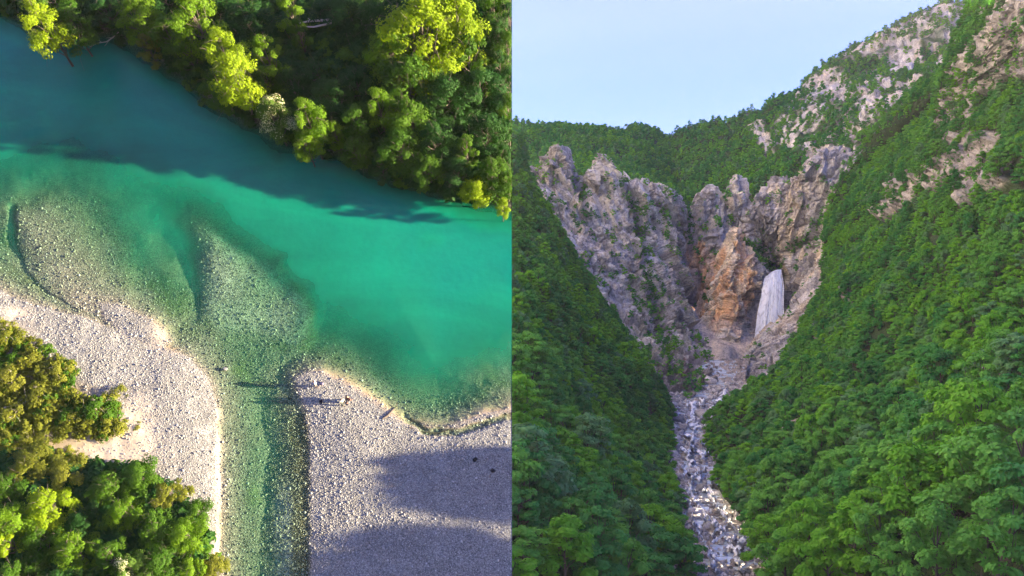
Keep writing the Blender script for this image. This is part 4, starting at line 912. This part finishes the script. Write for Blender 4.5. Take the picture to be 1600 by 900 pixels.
# boulders
def mat_boulder():
    k = N('boulder_stone'); oi = k.n('ShaderNodeObjectInfo'); tc = k.n('ShaderNodeTexCoord')
    base = k.ramp(oi.outputs['Random'], [(0, (.16, .16, .17)), (.35, (.33, .33, .335)), (.7, (.45, .435, .42)), (1, (.62, .605, .59))])
    nz = k.n('ShaderNodeTexNoise', {'Vector': tc.outputs['Object'], 'Scale': 2.2, 'Detail': 7.0, 'Roughness': .7}); r = k.ramp(nz.outputs[0], [(.32, (.5, .5, .5)), (.52, (1, 1, 1)), (.7, (1.4, 1.38, 1.3))])
    bp = k.n('ShaderNodeBump', {'Height': nz.outputs[0], 'Strength': .6, 'Distance': .35})
    return k.surf(k.n('ShaderNodeBsdfPrincipled', {'Base Color': k.mix(1.0, base, r, 'MULTIPLY'), 'Roughness': .8, 'Normal': bp.outputs[0]}).outputs[0])
M_boul = mat_boulder()
bmesh_v = [stone_mesh('boulder', [M_boul], 3, 300 + k, .3, False, .18) for k in range(6)]
small_v = [proto('rubble_block', stone_mesh('rubble_block', [M_boul], 2, 320 + k, .3, False, .15)) for k in range(5)]
BIG = [(1168,622,26,'large grey boulder on the right bank at the head of the cascades'), (1085,606,15,'dark rounded boulder just below the scree cone'), (1108,598,13,'grey boulder below the tip of the scree cone'), (1048,672,12,'tan flat boulder on the left bank below the cliff'), (1096,650,13,'grey boulder splitting the main cascade'),
 (1120,650,12,'pale slab right of the main cascade'), (1060,660,12,'dark boulder left of the main cascade'), (1100,690,11,'dark wet boulder between the two lower cascades'), (1080,740,13,'brown boulder in mid-stream at the narrows'), (1050,712,12,'reddish boulder on the left bank at the narrows'),
 (1084,808,19,'largest grey boulder in the lower creek, left side'), (1108,830,15,'large brown boulder in the lower creek, centre'), (1118,806,10,'pale boulder above the brown one in the lower creek'), (1144,862,9,'near black round boulder in the white pool'), (1136,842,14,'grey boulder above the near black round one'),
 (1096,768,13,'mossy grey boulder in the middle of the creek'), (1162,800,12,'boulder tucked under the trees on the right bank'), (1165,830,13,'grey boulder on the right bank of the lower creek'), (1076,868,10,'white boulder on the left bank near the bottom edge'), (1112,866,10,'boulder left of the white pool near the bottom edge')]
for k, (px, py, r_, lab) in enumerate(BIG):
    q = on_bed(px, py); rad = r_ * q[1] / F; o = link('boulder', bmesh_v[k % 6]); o.location = Vector(q) + Vector((0, -rad * .2, rad * .2))
    o.rotation_euler = (random.uniform(-.4, .4), random.uniform(-.4, .4), random.uniform(0, 6.28)); o.scale = (rad, rad * .9, rad * .78); props(o, lab, 'boulder', 'named boulders of the creek')
nb = 0; placed = [(a, b, c) for a, b, c, _ in BIG]
while nb < 230:
    px = random.uniform(1035, 1180); py = random.uniform(595, 905)
    lx = np.interp(py, [595, 640, 690, 780, 840, 905], [1092, 1032, 1034, 1046, 1058, 1074]); rx = np.interp(py, [595, 615, 660, 690, 780, 840, 905], [1155, 1155, 1130, 1120, 1148, 1196, 1205])
    if not lx < px < rx: continue
    r_ = random.uniform(4.5, 9.5)
    if any((px - a) ** 2 + (py - b) ** 2 < ((r_ + c) * .78) ** 2 for a, b, c in placed):
        if random.random() < .995: continue
    placed.append((px, py, r_)); nb += 1
    q = on_bed(px, py); rad = r_ * q[1] / F; o = link('boulder', bmesh_v[random.randrange(6)]); o.location = Vector(q) + Vector((0, -rad * .1, rad * .15))
    o.rotation_euler = (random.uniform(-.5, .5), random.uniform(-.5, .5), random.uniform(0, 6.28)); o.scale = (rad, rad * random.uniform(.7, 1), rad * random.uniform(.55, .85))
    wh = 'upper creek below the scree' if py < 690 else 'narrow middle reach of the creek' if py < 780 else 'wide lower reach of the creek'
    props(o, 'smaller angular boulder in the ' + wh, 'boulder', 'smaller boulders, ' + wh)
rb = sample(creek, 6500, lambda c, px, py: 1.0 * (py > 603))[0]; s = rng.uniform(.4, 1.7, len(rb)) * (rb[:, 1] / 420) ** .5
scatter('creek_rubble', rb, rng.random((len(rb), 3)) * 6.28, s[:, None] * rng.uniform(.6, 1, (len(rb), 3)), rng.integers(0, 5, len(rb)), small_v)
# shallow stream sheet in the lower creek
sv = CG + np.array((0, 0, .1)) ; lvl = CG.copy(); 
from_top = fbm(CG[..., :] / 9, 2, 210)
lvl[..., 2] = np.mean(CG[..., 2], axis=1, keepdims=True) - .2; k_ = (cpy > 600)
sf = gridfaces(*cpx.shape); me = mesh_np('creek', lvl.reshape(-1, 3)[:], sf, [M_pool], True); props(link('creek', me), kind='structure')

# ------------------------------------------------------------------ things on the river bank
def slab_obj(o, px, py, yaw=0, lift=0.0):
    j = int(np.clip((py + 60) / STEP, 0, nr - 1)); i = int(np.clip((px + 60) / STEP, 0, nc - 1))
    o.matrix_world = Matrix.Translation(Vector(S(px, py, 0) + max(H[j, i], -.1) * n_ + lift * n_)) @ RIV.to_4x4() @ Matrix.Rotation(yaw, 4, 'Z')
def skin_body(name, verts, edges, radii, mat, parent, root=0):
    me = bpy.data.meshes.new(name); me.from_pydata(verts, edges, []); me.materials.append(mat)
    o = link(name, me, parent); m = o.modifiers.new('s', 'SKIN'); m.use_smooth_shade = True
    for k, r_ in enumerate(radii): me.skin_vertices[0].data[k].radius = (r_, r_) if not isinstance(r_, tuple) else r_
    me.skin_vertices[0].data[root].use_root = True
    s_ = o.modifiers.new('d', 'SUBSURF'); s_.levels = 1; s_.render_levels = 1
    return o
def person(px, py, yaw, shirt, trousers, hairc, label, stride=.12, bend=0.0, scale=1.0):
    e = empty('person'); skin = mat_plain('skin', (.45, .29, .21), .6, .05)
    f = bend
    vs = [(0, 0, .95), (0, f * .1, 1.15), (0, f * .25, 1.38), (0, f * .33, 1.50), (0, f * .38, 1.60), (0, f * .42 + .01, 1.70),
          (.10, 0, .90), (.11, stride, .50), (.11, stride * 1.3 - .03, .09), (.11, stride * 1.3 + .12, .04), (-.10, 0, .90), (-.11, -stride * .6, .50), (-.11, -stride * 1.4, .09), (-.11, -stride * 1.4 + .14, .04),
          (.19, f * .25, 1.38), (.25, f * .2 + .02, 1.12), (.24, f * .2 + .16, .92), (.24, f * .2 + .21, .84), (-.19, f * .25, 1.38), (-.26, f * .2 - .04, 1.12), (-.24, f * .2 + .04, .88), (-.24, f * .2 + .07, .80)]
    ed = [(0, 1), (1, 2), (2, 3), (3, 4), (4, 5), (0, 6), (6, 7), (7, 8), (8, 9), (0, 10), (10, 11), (11, 12), (12, 13), (2, 14), (14, 15), (15, 16), (16, 17), (2, 18), (18, 19), (19, 20), (20, 21)]
    ra = [.14, .13, .14, .055, .085, .09, .09, .062, .042, .04, .09, .062, .042, .04, .06, .045, .035, .035, .06, .045, .035, .035]
    skin_body('body', vs, ed, ra, skin, e)
    tv = [vs[0], vs[6], vs[7], (vs[8][0], vs[8][1], .16), vs[10], vs[11], (vs[12][0], vs[12][1], .16)]
    skin_body('trousers', tv, [(0, 1), (1, 2), (2, 3), (0, 4), (4, 5), (5, 6)], [.16, .11, .08, .065, .11, .08, .065], mat_plain('trousers', trousers, .9, .1), e)
    sv_ = [(0, 0, .98), vs[1], vs[2], vs[14], vs[15], vs[18], vs[19], (0, f * .3, 1.46)]
    skin_body('shirt', sv_, [(0, 1), (1, 2), (2, 3), (3, 4), (2, 5), (5, 6), (2, 7)], [.165, .15, .16, .08, .06, .08, .06, .07], mat_plain('shirt', shirt, .9, .1), e)
    skin_body('hair', [(0, f * .42 - .02, 1.68), (0, f * .42 - .02, 1.74)], [(0, 1)], [.105, .085], mat_plain('hair', hairc, .8, .1), e)
    slab_obj(e, px, py, yaw); e.scale = (scale,) * 3; props(e, label, 'person'); return e
person(496, 605, 1.9, (.55, .53, .50), (.04, .04, .05), (.03, .02, .015), 'person in a pale top and dark trousers standing nearest the tip of the gravel bar', .1)
person(547, 628, 2.6, (.06, .03, .03), (.05, .04, .05), (.04, .02, .015), 'person in dark clothes farthest from the channel, on the gravel bar', .2)
person(538, 633, 0.5, (.50, .50, .42), (.06, .07, .06), (.03, .02, .015), 'person in a light top standing beside the one in dark clothes', .1)
# three packs left on the gravel
def pack(px, py, c, c2, s, label, yaw):
    e = empty('rucksack'); bm = bmesh.new(); bmesh.ops.create_cube(bm, size=1)
    for v in bm.verts: v.co = Vector((v.co.x * .34 * (1.1 if v.co.z < 0 else .8), v.co.y * .22 * (1.15 if v.co.z < 0 else .7), v.co.z * .5 + .25))
    bmesh.ops.bevel(bm, geom=bm.edges[:], offset=.06, segments=3, affect='EDGES'); me = bpy.data.meshes.new('pack_body'); bm.to_mesh(me); bm.free(); me.materials.append(mat_plain('pack_cloth', c, .9, .15)); link('pack_body', me, e)
    bm = bmesh.new(); bmesh.ops.create_cube(bm, size=1)
    for v in bm.verts: v.co = Vector((v.co.x * .22, v.co.y * .09 - .15, v.co.z * .22 + .17))
    bmesh.ops.bevel(bm, geom=bm.edges[:], offset=.03, segments=2, affect='EDGES'); me = bpy.data.meshes.new('pocket'); bm.to_mesh(me); bm.free(); me.materials.append(mat_plain('pocket_cloth', c2, .9, .15)); link('pocket', me, e)
    parts = [tube([(s_ * .09, .11, .44), (s_ * .11, .2, .3), (s_ * .11, .13, .06)], [.018] * 3, 5) for s_ in (-1, 1)]
    for v, f in parts: link('strap', mesh_np('strap', [tuple(x) for x in v], f, [bpy.data.materials['pack_cloth']], True), e)
    slab_obj(e, px, py, yaw); e.scale = (s,) * 3; e.matrix_world = e.matrix_world @ Matrix.Rotation(.9, 4, 'X'); props(e, label, 'bag')
pack(502, 626, (.015, .015, .018), (.02, .02, .02), 1.7, 'black pack on the gravel left of the two standing people', .3)
pack(768, 735, (.02, .02, .025), (.6, .6, .62), 1.6, 'black pack with a white pocket on the shaded gravel', .8)
pack(740, 721, (.02, .02, .02), (.02, .02, .02), .9, 'small black pack lying left of the white-pocketed one', 2)
pack(501, 600, (.25, .22, .28), (.2, .18, .22), 1.2, 'mauve pack beside the person in the pale top', 1.2)
# driftwood
def driftwood(name, pxpts, radii, mat, label, h=None, twigs=0, cat='log'):
    pts = [Vector(S(a, b, 0) + ((H[int((b + 60) / STEP), int((a + 60) / STEP)] if h is None else max(h, 0)) + .06) * n_) for a, b in pxpts]
    e = empty(name, pts[0]); props(e, label, cat); loc = [p - pts[0] for p in pts]
    v, f = tube(loc, radii, 8); link('stem', mesh_np('stem', [tuple(x) for x in v], f, [mat], True), e)
    for k in range(twigs):
        t = random.uniform(.3, .98) * (len(loc) - 1); i = min(int(t), len(loc) - 2); p = loc[i].lerp(loc[i + 1], t - i); d = (loc[-1] - loc[0]).normalized()
        q = p + (d * random.uniform(.3, .8) + Vector(v_) * random.uniform(-.7, .7) + Vector(n_) * random.uniform(0, .4)) * random.uniform(.5, 1.3)
        r0 = radii[i] * .45; v, f = tube([p, (p + q) / 2 + Vector(n_) * .05, q], [r0, r0 * .6, r0 * .2], 5); link('branch', mesh_np('branch', [tuple(x) for x in v], f, [mat], True), e)
driftwood('driftwood_log', [(598, 655), (606, 650), (612, 643), (618, 636)], [.08, .12, .11, .06], M_bark, 'dark driftwood log lying across the gravel shore beside green water', None, 2)
driftwood('fallen_branch', [(192, 50), (180, 60), (168, 68), (155, 70), (142, 76)], [.10, .08, .06, .04, .02], M_palebark, 'bleached branch reaching into the water at the wooded bank', .25, 6, 'branch')
driftwood('mossy_log', [(668, 262), (650, 270), (636, 282), (620, 290)], [.28, .26, .2, .1], mat_plain('moss', (.06, .08, .02), .95, .4), 'mossy log leaning from the bank into the river', .9, 7)
driftwood('bare_trunk', [(535, 82), (500, 84), (470, 90)], [.16, .12, .05], M_palebark, 'upper bare fallen trunk showing among dark trees', 5.5, 3)
driftwood('bare_trunk', [(532, 87), (505, 93), (482, 92)], [.13, .1, .05], M_palebark, 'lower bare fallen trunk showing among dark trees', 5.5, 2)
driftwood('dead_branch', [(128, 640), (150, 634), (170, 628), (192, 620)], [.06, .05, .03, .015], M_palebark, 'dry branch on gravel at the tip of the shrub thicket', .9, 8, 'branch')
driftwood('dead_branch', [(20, 645), (45, 640), (70, 630)], [.07, .05, .02], M_palebark, 'dry branch lying through the shrubs at the left edge', 1.6, 5, 'branch')
driftwood('drift_pile', [(640, 668), (660, 674), (685, 676), (705, 670)], [.05, .07, .06, .03], M_bark, 'drift sticks along the eroded step of the gravel shore', None, 9, 'driftwood')
o = link('stone', stone_mesh('stone', [M_peb], 3, 900, .2, True, .1)); slab_obj(o, 352, 577, 0, .1); o.scale = (.28, .22, .18); props(o, 'single pale stone in the shallow channel beside the left gravel bar', 'stone')

# ------------------------------------------------------------------ wooded bank outside the frame whose trees shade the lower gravel
bx, by = np.meshgrid(np.linspace(48, 130, 40), np.linspace(40, 82, 30)); bz = -31 + 0.10 * (bx - 48) + 1.2 * fbm(np.stack([bx / 9, by / 9, 0 * bx], -1), 3, 400)
me = mesh_np('river_terrace', np.stack([bx, by, bz], -1).reshape(-1, 3), gridfaces(*bx.shape), [M_ground]); colattr(me, 'tone', np.tile(FLOOR * 1.5, (bx.size, 1))); props(link('river_terrace', me), kind='structure')
_t, _c = tree_meshes(15, 9, 3.4, 12, 5000, .16, low=.85, flat=.35); tall_trunk = mesh_np('trunk', _t[0], _t[1], [M_bark], True); tall_crown = crown_mesh('crown', _c, L['mid'])
for k in range(20):
    if k < 9: x = 56 + k * 7.4 + random.uniform(-1.5, 1.5); y = 71 - (x - 50) * .25 + random.uniform(-1, 1); hgt = random.choice((18.4, 19.2, 19.8, 20.4))
    else: x = 57 + (k - 9) * 5.6 + random.uniform(-1, 1); y = 66 - (x - 50) * .25 + random.uniform(-1.5, 1.5); hgt = 12.9 + random.uniform(-.9, .9)
    M = Matrix.Translation((x, y, -31)) @ Matrix.Rotation(random.uniform(0, 6), 4, 'Z') @ Matrix.Diagonal((1.1, 1.1, hgt / 9, 1))
    plant('terrace_tree', tall_trunk if k < 9 else near_trunk[k % 4], tall_crown if k < 9 else near_crown[k % 4], L['mid'], M, 'tree on the terrace beside the river', 'tree', 'terrace trees beside the river')

# ------------------------------------------------------------------ thin evening haze over river and valley
hb = bmesh.new(); bmesh.ops.create_cube(hb, size=1)
for v in hb.verts: v.co = Vector((v.co.x * 9000, 900 + v.co.y * 4000, 450 + v.co.z * 1500))
me = bpy.data.meshes.new('haze'); hb.to_mesh(me); hb.free()
k = N('haze_air'); pv = k.n('ShaderNodeVolumePrincipled', {'Color': (.92, .96, 1, 1), 'Density': 0.00004, 'Anisotropy': 0.0}); k.t.links.new(pv.outputs[0], k.out.inputs['Volume'])
me.materials.append(k.m); props(link('haze', me), kind='stuff')
